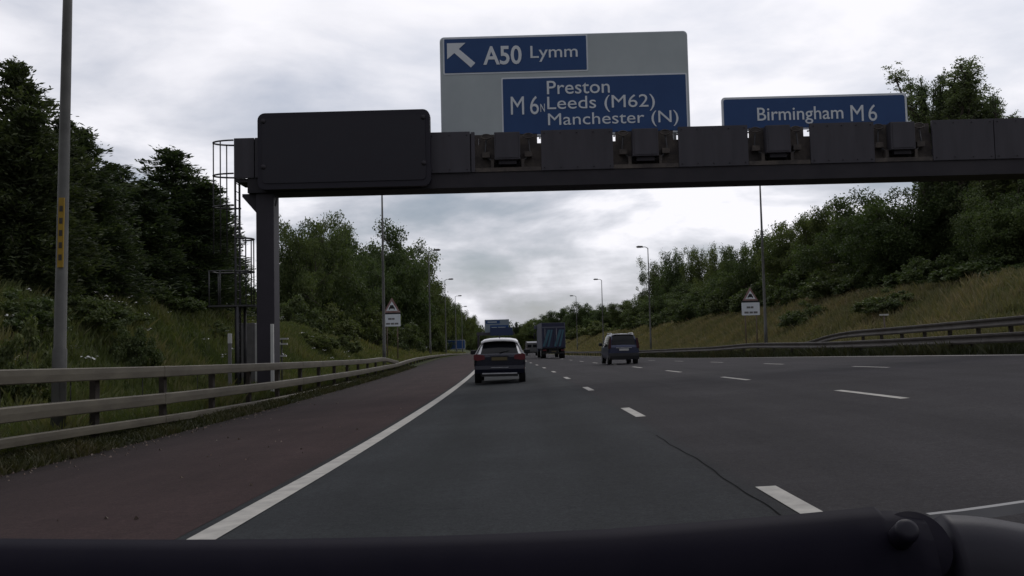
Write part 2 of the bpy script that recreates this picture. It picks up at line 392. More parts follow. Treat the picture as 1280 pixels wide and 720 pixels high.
def text_mesh(body, rect, y, mat, name, parent, weight=0.0, depth=.012, spacing=1.0):
    """lettering fitted to the rectangle (x0, x1, z0, z1) on the plane y"""
    cu_ = bpy.data.curves.new(name, 'FONT'); cu_.body = body; cu_.offset = 0.0 if 'M' in body else weight; cu_.space_character = spacing
    cu_.extrude = .02; cu_.resolution_u = 4
    tmp = bpy.data.objects.new(name, cu_); C.objects.link(tmp)
    me = bpy.data.meshes.new_from_object(tmp.evaluated_get(bpy.context.evaluated_depsgraph_get()))
    bpy.data.objects.remove(tmp); bpy.data.curves.remove(cu_)
    co = np.empty(len(me.vertices) * 3); me.vertices.foreach_get('co', co); co = co.reshape(-1, 3)
    lo, hi = co.min(0), co.max(0)
    u = (co - lo) / (hi - lo)
    x0, x1, z0, z1 = rect
    out = np.stack([x0 + u[:, 0] * (x1 - x0), y - depth * u[:, 2], z0 + u[:, 1] * (z1 - z0)], -1)
    org = parent.location if parent is not None else Vector((0, 0, 0))
    out = out - np.array(org)
    me.vertices.foreach_set('co', out.reshape(-1)); me.materials.clear(); me.materials.append(mat); me.update(); me.name = name
    bm = bmesh.new(); bm.from_mesh(me); bmesh.ops.recalc_face_normals(bm, faces=bm.faces); bm.to_mesh(me); bm.free()
    return link(name, me, parent)

# ------------------------------------------------------------------ the setting
def spread(parts):
    return np.concatenate([np.linspace(a, b, n, endpoint=False) for a, b, n in parts])
Ss = np.concatenate([spread([(-80, 0, 9), (0, 60, 80), (60, 150, 90), (150, 320, 60), (320, 900, 40), (900, 2600, 12)]), [2600]])
Xg = np.concatenate([spread([(-1200, -120, 7), (-120, -30, 14), (-30, -6.9, 44)]), [-6.9, -6.45, -5.5, 0, 6, 12, 13.4, 13.75], spread([(13.9, 34, 46), (34, 120, 20), (120, 1200, 7)]), [1200]])
def zg(X, S):
    inside = (X > -6.5) & (X < 13.45)
    return ground_z(X, S) - np.where(inside, .16, 0.0)
grid_mesh('ground', Xg, Ss, zg, MT['ground'], 0.0, 'structure')
Sr = np.concatenate([spread([(-80, 0, 9), (0, 60, 120), (60, 200, 100), (200, 760, 40)]), [760]])
road = grid_mesh('road', np.linspace(X_L - .2, X_R + .25, 25), Sr, z_lane, MT['asphalt'], 0.0, 'structure')
shoulder = grid_mesh('hard_shoulder', np.linspace(X_SH - .15, X_L - .205, 9), Sr, z_lane, MT['asphalt_red'], 0.0, 'structure')
def strip(name, X, w, s0, s1, n, mat, parent, up=.006, xoff=None, slant=0.0):
    S = np.linspace(s0, s1, n)
    v = []; f = []
    for i, s in enumerate(S):
        for sx in (-w / 2, w / 2):
            xx = X + sx + (xoff(s) if xoff else 0.0); ss = s
            v.append(on_road(xx, ss, up))
    for i in range(n - 1): f.append((2 * i, 2 * i + 1, 2 * i + 3, 2 * i + 2))
    me = bpy.data.meshes.new(name); me.from_pydata(v, [], f); me.materials.append(mat)
    return link(name, me, parent)
strip('edge_line', X_L, .21, -20, 420, 240, MT['paint_line'], road)
strip('edge_line', X_R - .12, .16, 4, 420, 160, MT['paint_line'], road)
CYC = 9.5226
for k in range(-1, 22):
    s = 7.13 + CYC * k
    strip('lane_mark', X_L + LANE, .15, s - 2.2, s, 4, MT['paint_line'], road)
    s = 17.2168 + CYC * k
    strip('lane_mark', X_L + 2 * LANE, .14, s - 3.0, s, 4, MT['paint_line'], road)
    s = 27.7995 + CYC * k
    if k >= -1: strip('lane_mark', X_L + 3 * LANE, .12, s - 3.0, s - .4, 4, MT['paint_line'], road)
wig = lambda s: .014 * math.sin(s * .9) + .012 * math.sin(s * 2.3) + .006 * math.sin(s * 7.1)
strip('tar_seam', X_L + LANE - .19, .012, 5, 11.5, 90, MT['seam'], road, .004, wig)

rl = np.random.default_rng(55)
m = MB()
for k in range(700):
    s = 5 + 60 * rl.random() ** 1.5; X = -6.62 + abs(rl.normal()) * .28 - .12 if rl.random() < .85 else rl.uniform(-6.6, -2.6)
    p = on_road(X, s, .012); r_ = rl.uniform(.008, .03); q_ = rl.uniform(0, 6.28)
    m.add([p + Vector((math.cos(q_ + t) * r_ * f, math.sin(q_ + t) * r_, h)) for t, f, h in ((0, 1, -.008), (2.1, .7, -.008), (4.2, .8, -.008), (1, .1, r_ * .7))], [(0, 2, 1), (0, 1, 3), (1, 2, 3), (2, 0, 3)])
tag(m.build('edge_litter', MT['rust']), 'gravel and leaf litter along the edge of the red hard shoulder', 'litter', None, 'stuff')

# ------------------------------------------------------------------ crash barriers
BOX = [(-.095, -.105), (-.08, -.12), (.08, -.12), (.095, -.105), (.10, 0), (.095, .085), (.08, .10), (-.08, .10), (-.095, .085)]
def rail_pts(X, knots, s0, s1, step=1.2):
    ks = [k[0] for k in knots]; kz = [k[1] for k in knots]
    n = max(2, int((s1 - s0) / step) + 1)
    S = np.linspace(s0, s1, n)
    Z = sum(np.interp(S + d, ks, kz) for d in (-1.2, -.4, .4, 1.2)) / 4
    return [Vector((X - float(off(s)), s, float(z))) for s, z in zip(S, Z)]
def rails(name, X, knots, s0, s1, piece, prof, mat, parent):
    s = s0
    while s < s1 - .1:
        e = min(s + piece, s1)
        m = MB(); m.sweep(rail_pts(X, knots, s + .012, e - .012), prof); m.build(name, mat, parent)
        s = e
def scaled(prof, a, b): return [(x * a, y * b) for x, y in prof]
XB = -7.4
lb = empty('safety_barrier', on_ground(XB, 13), 'grey steel crash barrier with three rails along the red hard shoulder', 'crash barrier')
topk = [(-30, 1.15), (0, 1.10), (13.4, .945), (19.4, .87), (26, .81), (35.6, .735), (48, .66), (54.5, .69), (61.8, .37)]
midk = [(-30, .50), (0, .47), (13.4, .415), (19.4, .315), (26.8, .24), (34, .205), (45, .18), (62.4, .23), (70, .33), (78, .40), (96, .42), (139, .33), (200, -.0), (335, -.55)]
botk = [(-30, .2), (0, .15), (13.4, .02), (21.3, -.14), (26.8, -.21), (34, -.235), (45.3, -.2), (70, -.18)]
for s0, s1 in [(-14.4, -1.6), (-1.6, 6.8), (6.8, 19.4), (19.4, 32.2), (32.2, 45), (45, 55)]:
    rails('top_rail', XB, topk, s0, s1, 40, BOX, MT['rail'], lb)
rails('ramped_rail_end', XB, topk, 55, 62.2, 20, scaled(BOX, 1, .9), MT['rail'], lb)
for s0, s1 in [(-14.4, -1.6), (-1.6, 6.8), (6.8, 19.4), (19.4, 32.2), (32.2, 45), (45, 57.8), (57.8, 70.6), (70.6, 96), (96, 130), (130, 170), (170, 240), (240, 330)]:
    rails('middle_rail', XB + .02, midk, s0, s1, 90, BOX, MT['rail'], lb)
for s0, s1 in [(-14.4, -1.6), (-1.6, 6.8), (6.8, 19.4), (19.4, 32.2), (32.2, 45), (45, 70)]:
    rails('lower_rail', XB + .05, botk, s0, s1, 40, scaled(BOX, .7, .66), MT['rail'], lb)
def zk(kn, s): return float(np.interp(s, [k[0] for k in kn], [k[1] for k in kn]))
for kn, dx, js in ((topk, 0, (-1.6, 6.8, 19.4, 32.2, 45)), (midk, .02, (-1.6, 6.8, 19.4, 32.2, 45, 57.8))):
    for j in js:
        m = MB(); m.sweep(rail_pts(XB + dx, kn, j - .02, j + .28, .1), scaled(BOX, 1.05, 1.05)); m.build('joint_sleeve', MT['rail'], lb)
for k in range(-8, 33):
    s = 13.5 + 3.23 * k
    g = on_ground(XB - .16, s)
    top = (zk(topk, s) if s < 55 else zk(midk, s)) + .02
    m = MB(); m.box((g.x - .055, s - .085, g.z - .2), (g.x + .055, s + .085, top), .012); m.build('post', MT['post_steel'], lb)
    for kn in ((topk, midk) if s < 55 else (midk,)):
        z = zk(kn, s); m2 = MB(); m2.box((g.x + .055, s - .05, z - .06), (g.x + .09, s + .05, z + .06)); m2.build('bracket', MT['post_steel'], lb)
for s in (15.55, 18.55, 21.75):
    g = on_ground(XB - .03, s); m = MB(); m.tube([(g.x, s, zk(topk, s) - .1), (g.x, s, zk(midk, s) + .08)], .009, 6); m.build('tie_rod', MT['rod'], lb)
WB = [(-.085, -.14), (-.075, -.15), (.06, -.15), (.085, -.09), (.04, -.02), (.04, .02), (.085, .09), (.09, .145), (.08, .155), (-.08, .155), (-.10, .14), (-.10, .09), (-.055, .02), (-.055, -.02), (-.10, -.09)]
rb = empty('safety_barrier', on_ground(14.3, 40), 'low dull steel crash barrier at the right edge of the road with weeds beneath', 'crash barrier')
frk = [(0, 1.33), (15, 1.26), (27.2, 1.16), (36, 1.03), (44, .95), (57, .96), (67, .75), (99, .40), (172, -.05), (340, -.3)]
for s0 in np.arange(4, 260, 12.8): rails('rail', 14.3, frk, s0, s0 + 12.8, 20, WB, MT['rail_far'], rb)
for k in range(0, 60):
    s = 5 + 3.2 * k; g = on_ground(14.45, s); m = MB(); m.box((g.x - .05, s - .06, g.z - .2), (g.x + .05, s + .06, zk(frk, s) + .1)); m.build('post', MT['post_steel'], rb)
rr = empty('safety_barrier', on_ground(16.8, 34), 'raised rusty crash barrier on posts up the right bank, ramping down at its far end', 'crash barrier')
rrk = [(0, 2.1), (20, 1.9), (31.9, 1.70), (42.3, 1.535), (48.1, 1.46), (51, 1.30), (54.7, .93), (56, .85)]
for s0, s1 in [(2, 14.4), (14.4, 26.8), (26.8, 39.2), (39.2, 48)]: rails('rail', 16.8, rrk, s0, s1, 20, scaled(WB, 1, 1.05), MT['rail_far'], rr)
rails('ramped_rail_end', 16.8, rrk, 48, 55.5, 20, WB, MT['rail_far'], rr)
for k in range(-12, 7):
    s = 33 + 2.26 * k; g = on_ground(16.93, s); m = MB(); m.box((g.x - .06, s - .06, g.z - .2), (g.x + .06, s + .06, zk(rrk, s) + .1)); m.build('post', MT['post_steel'], rr)

# ------------------------------------------------------------------ street lamps
def make_lamp(h=12.3, side=1):
    r = empty('street_lamp', (0, 0, 0), 'x', 'street lamp', 'street lamps along the motorway')
    m = MB(); m.tube([(0, 0, -.4), (0, 0, 1.6), (0, 0, 1.62), (0, 0, h * .55), (0, 0, h)], [.125, .12, .105, .085, .05], 12); m.build('pole', MT['lamp_steel'], r, True)
    m = MB(); m.tube([(0, 0, h - .05), (side * .3, 0, h + .12), (side * .7, 0, h + .14)], [.045, .04, .035], 8); m.build('bracket', MT['lamp_steel'], r, True)
    m = MB(); m.prism_y([(side * .55, h + .06), (side * 1.35, h + .10), (side * 1.42, h + .17), (side * 1.2, h + .27), (side * .65, h + .24)], -.16, .16)
    ln = m.build('lantern', MT['cabinet'], r, True)
    m = MB(); m.box((min(side * .75, side * 1.3), -.12, h + .035), (max(side * .75, side * 1.3), .12, h + .075)); m.build('lens', MT['pale'], ln, True)
    m = MB(); m.box((-.06, -.13, .5), (.06, -.105, 1.05)); m.build('access_door', MT['lamp_steel'], r, True)
    return r
LL, LR = make_lamp(12.3, 1), make_lamp(12.3, -1)
lamps_left = [(16.2, -7.95, 12.3, 'thick grey lamp post with a yellow number strip, nearest on the left behind the barrier'),
              (62.7, -8.3, 12.1, 'slim lamp post beside the left triangular warning sign'),
              (112, -8.3, 12.6, 'lamp post with its lantern clear of the trees, next beyond the left warning sign'),
              (153, -8.3, 12.2, 'distant left lamp post whose lantern just clears the treetops'),
              (200, -8.3, 12.2, 'far left lamp post by the low blue sign, its lantern at the tree skyline'),
              (248, -8.3, 12.2, 'farthest left lamp post, standing over the right end of the low blue sign')]
lamps_right = [(67, 18, 12.4, 'lamp post on the right bank beside the right triangular warning sign'),
               (114.5, 18, 12.6, 'right lamp post rising beside the airy tree past the grey people carrier'),
               (161.8, 18, 12.3, 'thin right lamp post above the far trees, between the lorry and the people carrier'),
               (209.5, 18, 12.3, 'far right lamp post just right of the lorry'),]
for proto, rows, in ((LL, lamps_left), (LR, lamps_right)):
    for i, (s, X, h, lab) in enumerate(rows):
        o = proto if i == 0 else copy_tree(proto)
        o.location = on_ground(X, s); o.scale = (1, 1, h / 12.3); o['label'] = lab
near = LL
near.rotation_euler = (0, R(.9), 0)
m = MB(); m.box((-.022, -.118, 3.0), (.075, -.088, 4.2)); pl = m.build('number_strip', MT['yellow'], near, True)
for k in range(5):
    z = 3.12 + k * .21; m = MB(); m.box((-.002, -.123, z), (.055, -.1185, z + .10)); m.build('number_mark', MT['bark'], pl, True)

# ------------------------------------------------------------------ sign gantry
GY = 32.0
YF = 31.5
def gx(px, py=190, Y=YF): return sight(px, py, Y).x
gr = empty('sign_gantry', on_ground(-8.7, GY), 'dark steel gantry beam spanning the motorway on a square left column', 'gantry')
gz = gr.location.z
ZS, ZG, ZT = 6.56, 7.06, 8.42
XE0, XE1 = -9.72, 19.0
# columns
m = MB(); m.box((-9.02, 31.65, gz - .3), (-8.42, 32.35, ZS - .01), .03); m.build('column', MT['column'], gr)
m = MB(); m.prism_y([(-9.02, 5.9), (-9.02, ZS - .003), (-9.5, ZS - .003), (-9.5, ZS - .1)], 31.72, 32.28); m.build('haunch', MT['gantry_dark'], gr)
m = MB(); m.tube([(-8.40, 31.62, ZS - .03), (-8.28, 31.62, ZS - .12), (-8.36, 31.62, ZS - .45)], .03, 6); m.build('conduit', MT['rod'], gr)
g2 = on_ground(18.3, GY).z
m = MB(); m.box((18, 31.65, g2 - .3), (18.6, 32.35, ZS - .01), .03); m.build('column', MT['column'], gr)
# girders
m = MB(); m.box((XE0 + .45, YF + .05, ZS), (XE1, 32.75, ZG - .004)); m.build('bottom_girder', MT['gantry_dark'], gr)
m = MB(); m.box((XE0 + .05, YF + .12, ZS + .38), (XE0 + .446, 32.7, ZG)); m.build('girder_end', MT['gantry'], gr)
m = MB(); m.box((XE0, YF + 1.15, ZT - .86), (XE1, YF + 1.27, ZT - .74)); m.build('top_chord', MT['gantry_dark'], gr)
for x in np.arange(-8.5, 18.5, 2.4):
    m = MB(); m.tube([(x, YF + 1.21, ZG), (x + 1.2, YF + 1.21, ZT - .82), (x + 2.4, YF + 1.21, ZG)], .05, 6); m.build('truss_brace', MT['gantry_dark'], gr)
bays = [(gx(594), gx(676)), (gx(767), gx(848)), (gx(936), gx(1013)), (gx(1094), gx(1166))]
pan = [(XE0, -9.02), (-9.015, -6.1), (-6.09, -3.16), (-3.15, bays[0][0] - .16), (bays[0][0] - .15, bays[0][0])]
for i in range(3): pan.append((bays[i][1], bays[i + 1][0]))
q = bays[3][1]
for e in (q + 2.05, q + 4.1, XE1): pan.append((q, e)); q = e
for i, (a, b) in enumerate(pan):
    m = MB(); m.box((a + .012, YF - (.02 if i == 3 else 0), ZG + .002), (b - .012, YF + .10, ZT + (.02 if i == 3 else 0)), .012); m.build('fascia_panel', MT['gantry'], gr)
    m = MB(); m.box((b - .07, YF + .1005, ZG + .01), (b + .07, YF + .13, ZT - (.03 if i != 4 else .28))); m.build('seam_cover', MT['gantry_dark'], gr) if b < XE1 - .1 and i not in (5, 6, 7, 4) else None
    if i > 2 and b - a > .5:
        bm_ = MB()
        for zz in (ZG + .10, ZT - .10):
            for xx in np.linspace(a + .12, b - .12, max(3, int((b - a) / .42))): bm_.tube([(xx, YF - .033, zz), (xx, YF - .021, zz)], .022, 6)
        bm_.build('bolt_row', MT['gantry_dark'], gr)
m = MB(); m.box((XE0, YF + .101, ZG + .01), (XE0 + .05, 32.7, ZT - .03)); m.build('end_plate', MT['gantry'], gr)
for bi, (a, b) in enumerate(bays):
    c = (a + b) / 2 - (.02 if bi < 2 else .05)
    # back plate of the bay, notched at its top corners where the sky shows through
    nw, nz0, nz1 = .105, ZT - .36, ZT - .13
    m = MB(); m.box((a - .1, YF + .34, ZG), (b + .1, YF + .37, nz0)); m.box((a + nw, YF + .34, nz0), (b - nw, YF + .37, ZT - .03)); m.build('bay_back_plate', MT['bay'], gr)
    if bi == 0:
        m = MB(); m.box((a - .05, YF + .335, nz0), (a + nw - .002, YF + .36, nz1 + .1)); m.build('bay_back_plate', MT['bay'], gr)
    if bi == 3:
        m = MB(); m.box((b - nw + .002, YF + .335, nz0), (b + .05, YF + .36, nz1 + .1)); m.build('bay_back_plate', MT['bay'], gr)
    m = MB(); m.box((a, YF + .02, ZG + .005), (b, YF + .30, ZG + .14)); m.build('bay_shelf', MT['bay'], gr)
    w = .43 if bi < 2 else .40
    m = MB(); m.box((c - w, YF - .12, ZT - .98), (c + w, YF + .28, ZT - .05), .03); sb = m.build('signal_box', MT['gantry'], gr)
    m = MB(); m.box((c - w + .06, YF - .135, ZT - .92), (c + w - .06, YF - .1205, ZT - .11)); m.build('signal_face', MT['gantry'], sb, False)
    m = MB(); m.box((c - w * .7, YF - .02, ZT - 1.12), (c + w * .7, YF + .25, ZT - .985)); m.build('signal_bracket', MT['gantry_dark'], gr)
    for sx in (-1, 1):
        x = c + sx * (w + .28)
        m = MB(); m.tube([(x + .17 * math.cos(t), YF + .2 + .03 * math.sin(t), ZT - .13 + .09 * math.sin(t)) for t in np.linspace(0, 2 * math.pi, 13)], .022, 6); m.build('cable_coil', MT['bay'], gr)
        m = MB(); m.tube([(x, YF + .22, ZT - .22), (x + .05 * sx, YF + .2, ZT - .7), (x - .1 * sx, YF + .16, ZT - .9), (c + sx * w * .6, YF + .2, ZG + .2)], .028, 6); m.build('cable', MT['rod'], gr)
        m = MB(); m.box((x - .14, YF + .1, ZT - .86), (x + .12, YF + .3, ZT - .68), .02); m.build('junction_box', MT['bay'], gr)
        m = MB(); m.box((x - .2 * sx - .05, YF + .05, ZG + .145), (x - .2 * sx + .05, YF + .3, ZG + .42), .01); m.build('strut', MT['bay'], gr)
        # small latch left in each lit notch
for px in (675, 768.5, 847.5, 936.5, 1012.5, 1094.5):
    p = sight(px, 168, YF); m = MB(); m.box((p.x - .035, YF + .15, ZT - .24), (p.x + .02, YF + .22, ZT - .2)); m.build('latch', MT['rod'], gr)
# message board
def sign_rect(px0, px1, py0, py1, Y):
    """pixel box on the sign plane -> x0, x1, z0, z1"""
    cx, cy = (px0 + px1) / 2, (py0 + py1) / 2
    a = sight(px0, cy, Y); b = sight(px1, cy, Y); t = sight(cx, py0, Y); u = sight(cx, py1, Y)
    return a.x, b.x, u.z, t.z
mbx0, mbx1, mbz0, mbz1 = sight(322, 200, 31.2).x, sight(538, 190, 31.2).x, 6.6, 9.17
mb = empty('message_board', ((mbx0 + mbx1) / 2, 31.3, mbz0), 'big black blank message board on the left end of the gantry', 'message sign')
m = MB(); m.prism_y(rrect(mbx0, mbx1, mbz0, mbz1, .24), 31.2, 31.475); m.build('cabinet', MT['board_black'], mb)
m = MB(); m.prism_y(rrect(mbx0 + .16, mbx1 - .16, mbz0 + .2, mbz1 - .18, .14), 31.17, 31.1985); dsp = m.build('display_face', MT['board_face'], mb)
for x in (mbx0 + .2, mbx1 - .22):
    for z in (mbz0 + .75, mbz1 - .28):
        m = MB(); m.tube([(x, 31.15, z), (x, 31.169, z)], .085, 12); m.build('flasher', MT['gantry_dark'], mb)
# direction signs
SY = 31.86
def plate_sign(x0, x1, z0, z1, label, field, name='direction_sign', y=SY, border=None, r=.12):
    o = empty(name, ((x0 + x1) / 2, y, z0), label, 'road sign')
    m = MB(); m.prism_y(rrect(x0, x1, z0, z1, r), y, y + .05); m.build('panel', field, o)
    for x in np.linspace(x0 + .5, x1 - .5, 4):
        m = MB(); m.box((x - .05, y + .0505, z0 - .5), (x + .05, y + .14, z1 - .1)); m.build('support_rail', MT['sign_back'], o)
    return o
bx0, bx1 = sight(551.5, 100, SY).x, sight(860, 100, SY).x
bz1, bz0 = (sight(551, 47, SY).z + sight(856, 40, SY).z) / 2, ZT - .12
big = plate_sign(bx0, bx1, bz0, bz1, 'large grey sign with blue panels for A50 Lymm and M6 Preston Leeds Manchester', MT['sign_grey'], r=.14)
m = MB(); o_ = rrect(bx0 - .03, bx1 + .03, bz0 - .02, bz1 + .03, .15); m.prism_y(o_, SY + .02, SY + .045); m.build('rim', MT['sign_white'], big)
def panel(parent, x0, x1, z0, z1, bw=.05, nm='blue_panel'):
    m = MB(); m.prism_y(rrect(x0 - bw, x1 + bw, z0 - bw, z1 + bw, .06), SY - .012, SY - .0005); b = m.build('panel_border', MT['sign_white'], parent)
    m = MB(); m.prism_y(rrect(x0, x1, z0, z1, .03), SY - .02, SY - .0125); m.build(nm, MT['sign_blue'], parent)
W = MT['sign_white']; TY = SY - .0205
x0, x1, z0, z1 = sign_rect(555.5, 733, 47, 89.5, SY); panel(big, x0, x1, z0, z1)
x0, x1, z0, z1 = sign_rect(629, 858, 96, 166, SY); panel(big, x0, min(x1, bx1 - .07), bz0 + .07, z1)
text_mesh('A50', sign_rect(604, 652, 57.5, 81, SY), TY, W, 'lettering', big, .018)
text_mesh('Lymm', sign_rect(663, 722, 57, 77, SY), TY, W, 'lettering', big, .004)
text_mesh('Preston', sign_rect(683.5, 762, 100.5, 117.3, SY), TY, W, 'lettering', big, .004)
text_mesh('Leeds (M62)', sign_rect(684, 818.5, 119.3, 140.2, SY), TY, W, 'lettering', big, .004)
text_mesh('Manchester (N)', sign_rect(685, 848, 139.8, 159.5, SY), TY, W, 'lettering', big, .004)
text_mesh('M6', sign_rect(638.5, 673.5, 120.5, 143.5, SY), TY, W, 'lettering', big, .003, spacing=1.35)
text_mesh('N', sign_rect(675.5, 681, 130, 140, SY), TY, W, 'lettering', big, .004)
# arrow to the upper left
ax0, ax1, az0, az1 = sign_rect(559, 594, 54, 85, SY)
aw, ah = ax1 - ax0, az1 - az0
arrow = [(.0, 1.), (.66, 1.), (.42, .76), (1.0, .18), (.84, .0), (.26, .60), (.0, .36)]
m = MB(); m.prism_y([(ax0 + u * aw, az0 + v * ah) for u, v in arrow][::-1], TY - .01, TY); m.build('arrow', W, big)
cx0, cx1 = sight(902, 138, SY).x, sight(1134, 138, SY).x
cz1 = (sight(902, 120, SY).z + sight(1132, 118, SY).z) / 2
bir = plate_sign(cx0, cx1, ZT - .12, cz1, 'long low blue sign reading Birmingham M6 above the right of the gantry', MT['sign_white'], r=.12)
m = MB(); m.prism_y(rrect(cx0 + .07, cx1 - .07, ZT - .06, cz1 - .07, .08), SY - .008, SY - .0005); m.build('blue_panel', MT['sign_blue'], bir)
text_mesh('Birmingham', sign_rect(946.5, 1054, 133.5, 155, SY), SY - .0085, W, 'lettering', bir, .004)
text_mesh('M6', sign_rect(1063, 1096, 131, 151.5, SY), SY - .0085, W, 'lettering', bir, .003, spacing=1.25)

# caged ladder and platform at the left end
la = empty('caged_ladder', on_ground(-9.75, 32.1), 'caged steel ladder and small platform beside the left gantry column', 'ladder')
lz = la.location.z
def rod(parent, name, pts, r=.028): m = MB(); m.tube(pts, r, 6); m.build(name, MT['rod'], parent)
lx = -9.78
for y in (31.86, 32.34): rod(la, 'stile', [(lx, y, lz), (lx, y, ZT + .05)], .042)
for k in range(29):
    z = lz + .3 + k * .28
    if z < ZT: rod(la, 'rung', [(lx, 31.86, z), (lx, 32.34, z)], .015)
def hoop(cx, cy, z, rx, ry, a0, a1, nm='hoop'):
    rod(la, nm, [(cx + rx * math.cos(t), cy + ry * math.sin(t), z) for t in np.linspace(R(a0), R(a1), 15)], .03)
zu = lambda py: sight(275, py, 32.1).z
for py in (179, 220, 259): hoop(lx, 32.1, zu(py), .82, .42, 90, 270)
for a in (125, 180, 235):
    rod(la, 'cage_bar', [(lx + .82 * math.cos(R(a)), 32.1 + .42 * math.sin(R(a)), zu(179)), (lx + .82 * math.cos(R(a)), 32.1 + .42 * math.sin(R(a)), zu(318))], .024)
zp = sight(295, 382, 32.1).z
for py in (299, 340): hoop(lx + .05, 32.1, sight(310, py, 32.1).z, .5, .42, -90, 90)
for a in (-50, 0, 50):
    rod(la, 'cage_bar', [(lx + .05 + .5 * math.cos(R(a)), 32.1 + .42 * math.sin(R(a)), sight(310, 299, 32.1).z), (lx + .05 + .5 * math.cos(R(a)), 32.1 + .42 * math.sin(R(a)), zp)], .024)
m = MB(); m.box((lx - .85, 31.6, zp - .05), (lx + .62, 32.6, zp)); m.build('platform', MT['rod'], la)
zr = sight(280, 340, 32.1).z
rod(la, 'guard_rail', [(lx, 31.62, zr), (lx - .82, 31.62, zr), (lx - .82, 32.58, zr), (lx, 32.58, zr)], .026)
for x, y in ((lx - .82, 31.62), (lx - .45, 31.62), (lx - .82, 32.58)): rod(la, 'guard_post', [(x, y, zp), (x, y, zr)], .026)
for x, y in ((lx + .12, 31.66), (lx + .12, 32.5)): rod(la, 'platform_leg', [(x, y, lz - .1), (x, y, zp - .05)], .06)

# roadside cabinet and small verge things behind the left barrier
def base_at(px, X): s = chain_at(px, X); return s, on_ground(X, s)
s, p = base_at(313, -9.75)
cb = empty('equipment_cabinet', p, 'grey equipment cabinet between the ladder and the gantry column', 'cabinet')
tz = sight(313, 404, s).z
m = MB(); m.box((p.x - .34, s - .25, p.z - .1), (p.x + .24, s + .25, tz), .015); m.build('case', MT['cabinet'], cb)
m = MB(); m.box((p.x + .242, s - .24, p.z), (p.x + .36, s + .25, tz - .03)); m.build('side_panel', MT['pale'], cb)
m = MB(); m.box((p.x - .28, s - .275, p.z + .1), (p.x + .18, s - .2505, tz - .12), .008); m.build('door', MT['cabinet'], cb)
s, p = base_at(288, -9.4); tz = sight(288, 417, s).z
mp_ = empty('marker_post', p, 'short verge marker post with a white top, left of the ladder', 'marker post')
m = MB(); m.box((p.x - .05, s - .04, p.z - .1), (p.x + .05, s + .04, tz - .32)); m.build('stake', MT['cabinet'], mp_)
m = MB(); m.box((p.x - .06, s - .05, tz - .32), (p.x + .06, s + .05, tz), .015); m.build('cap', MT['pale'], mp_)
s, p = base_at(341, -8.42); s = 31.3; p = on_ground(-8.12, s)
pp = empty('cable_post', p, 'thin pale post against the right side of the gantry column', 'post')
m = MB(); m.box((p.x - .05, s - .05, p.z - .1), (p.x + .05, s + .05, sight(341, 405, s).z), .01); m.build('post', MT['pale'], pp)
s, p = base_at(352.5, -8.6)
ms = empty('marker_board', p, 'two small horizontal plates on a stake right of the gantry column', 'marker')
m = MB(); m.tube([(p.x, s, p.z - .1), (p.x, s, sight(352, 424, s).z)], .03, 6); m.build('stake', MT['rod'], ms)
for py, w in ((423.5, .24), (430, .2), (445, .17)):
    z = sight(352, py, s).z; m = MB(); m.box((p.x - w, s - .06, z - .03), (p.x + w, s + .06, z + .03)); m.build('plate', MT['pale'], ms)
s, p = base_at(1106, 19.3)
rm = empty('marker_post', p, 'small pale-topped stake in the grass above the right barriers', 'marker post')
tz = sight(1106, 393, s).z
m = MB(); m.tube([(p.x, s, p.z - .1), (p.x, s, tz)], .04, 6); m.build('stake', MT['rust'], rm)
m = MB(); m.box((p.x - .22, s - .05, tz - .06), (p.x + .22, s + .05, tz + .02)); m.build('cap', MT['pale'], rm)

# triangular warning signs with a plate below
def warning_sign(px, X, py_top, py_mid, py_bot, label):
    s, p = base_at(px, X)
    zt, zm, zb = (sight(px, y, s).z for y in (py_top, py_mid, py_bot))
    o = empty('warning_sign', p, label, 'road sign', 'triangular warning signs')
    x = p.x; w = (zt - zm) * .56; pw = (zm - zb) * .62
    for sx in (-.62, .62): m = MB(); m.tube([(x + sx * pw, s + .08, p.z - .2), (x + sx * pw, s + .08, zm + .1)], .045, 8); m.build('post', MT['rust'], o)
    m = MB(); m.prism_y([(x - w, zm + .02), (x + w, zm + .02), (x, zt)], s, s + .04); t = m.build('triangle', MT['sign_red'], o)
    h = zt - zm; m = MB(); m.prism_y([(x - w * .68, zm + h * .13), (x + w * .68, zm + h * .13), (x, zt - h * .25)], s - .006, s - .0005); m.build('triangle_face', MT['sign_white'], t)
    zc_ = zm + h * .30
    car_ = [(-.26, -.10), (-.26, .05), (-.2, .07), (-.13, .22), (.13, .22), (.2, .07), (.26, .05), (.26, -.10), (.18, -.10), (.18, -.03), (-.18, -.03), (-.18, -.10)]
    m = MB(); m.prism_y([(x + a * w * 1.3, zc_ + b * h * .95) for a, b in car_], s - .012, s - .0065); m.build('pictogram', MT['sign_black'], t)
    m = MB(); m.prism_y(rrect(x - pw, x + pw, zb, zm - .12, .05), s, s + .04); pl_ = m.build('plate', MT['sign_white'], o)
    for row, (f0, segs) in enumerate(((.62, [(-.45, -.05), (.0, .3)]), (.22, [(-.72, -.25), (-.15, .22), (.3, .74)]))):
        z = zb + (zm - .12 - zb) * f0
        for a, b in segs: m = MB(); m.box((x + a * pw, s - .006, z - .07), (x + b * pw, s - .0005, z + .07)); m.build('worn_lettering', MT['cabinet'], pl_)
    m = MB(); m.box((x - pw, s + .01, zm - .115), (x + pw, s + .05, zm + .018)); m.build('backing_bar', MT['sign_black'], o)
warning_sign(490.5, -9.4, 372, 391, 408, 'weathered triangular warning sign with plate on the left verge by a lamp post')
warning_sign(940, 17.6, 359, 376, 394, 'weathered triangular warning sign with plate on the right grass bank')

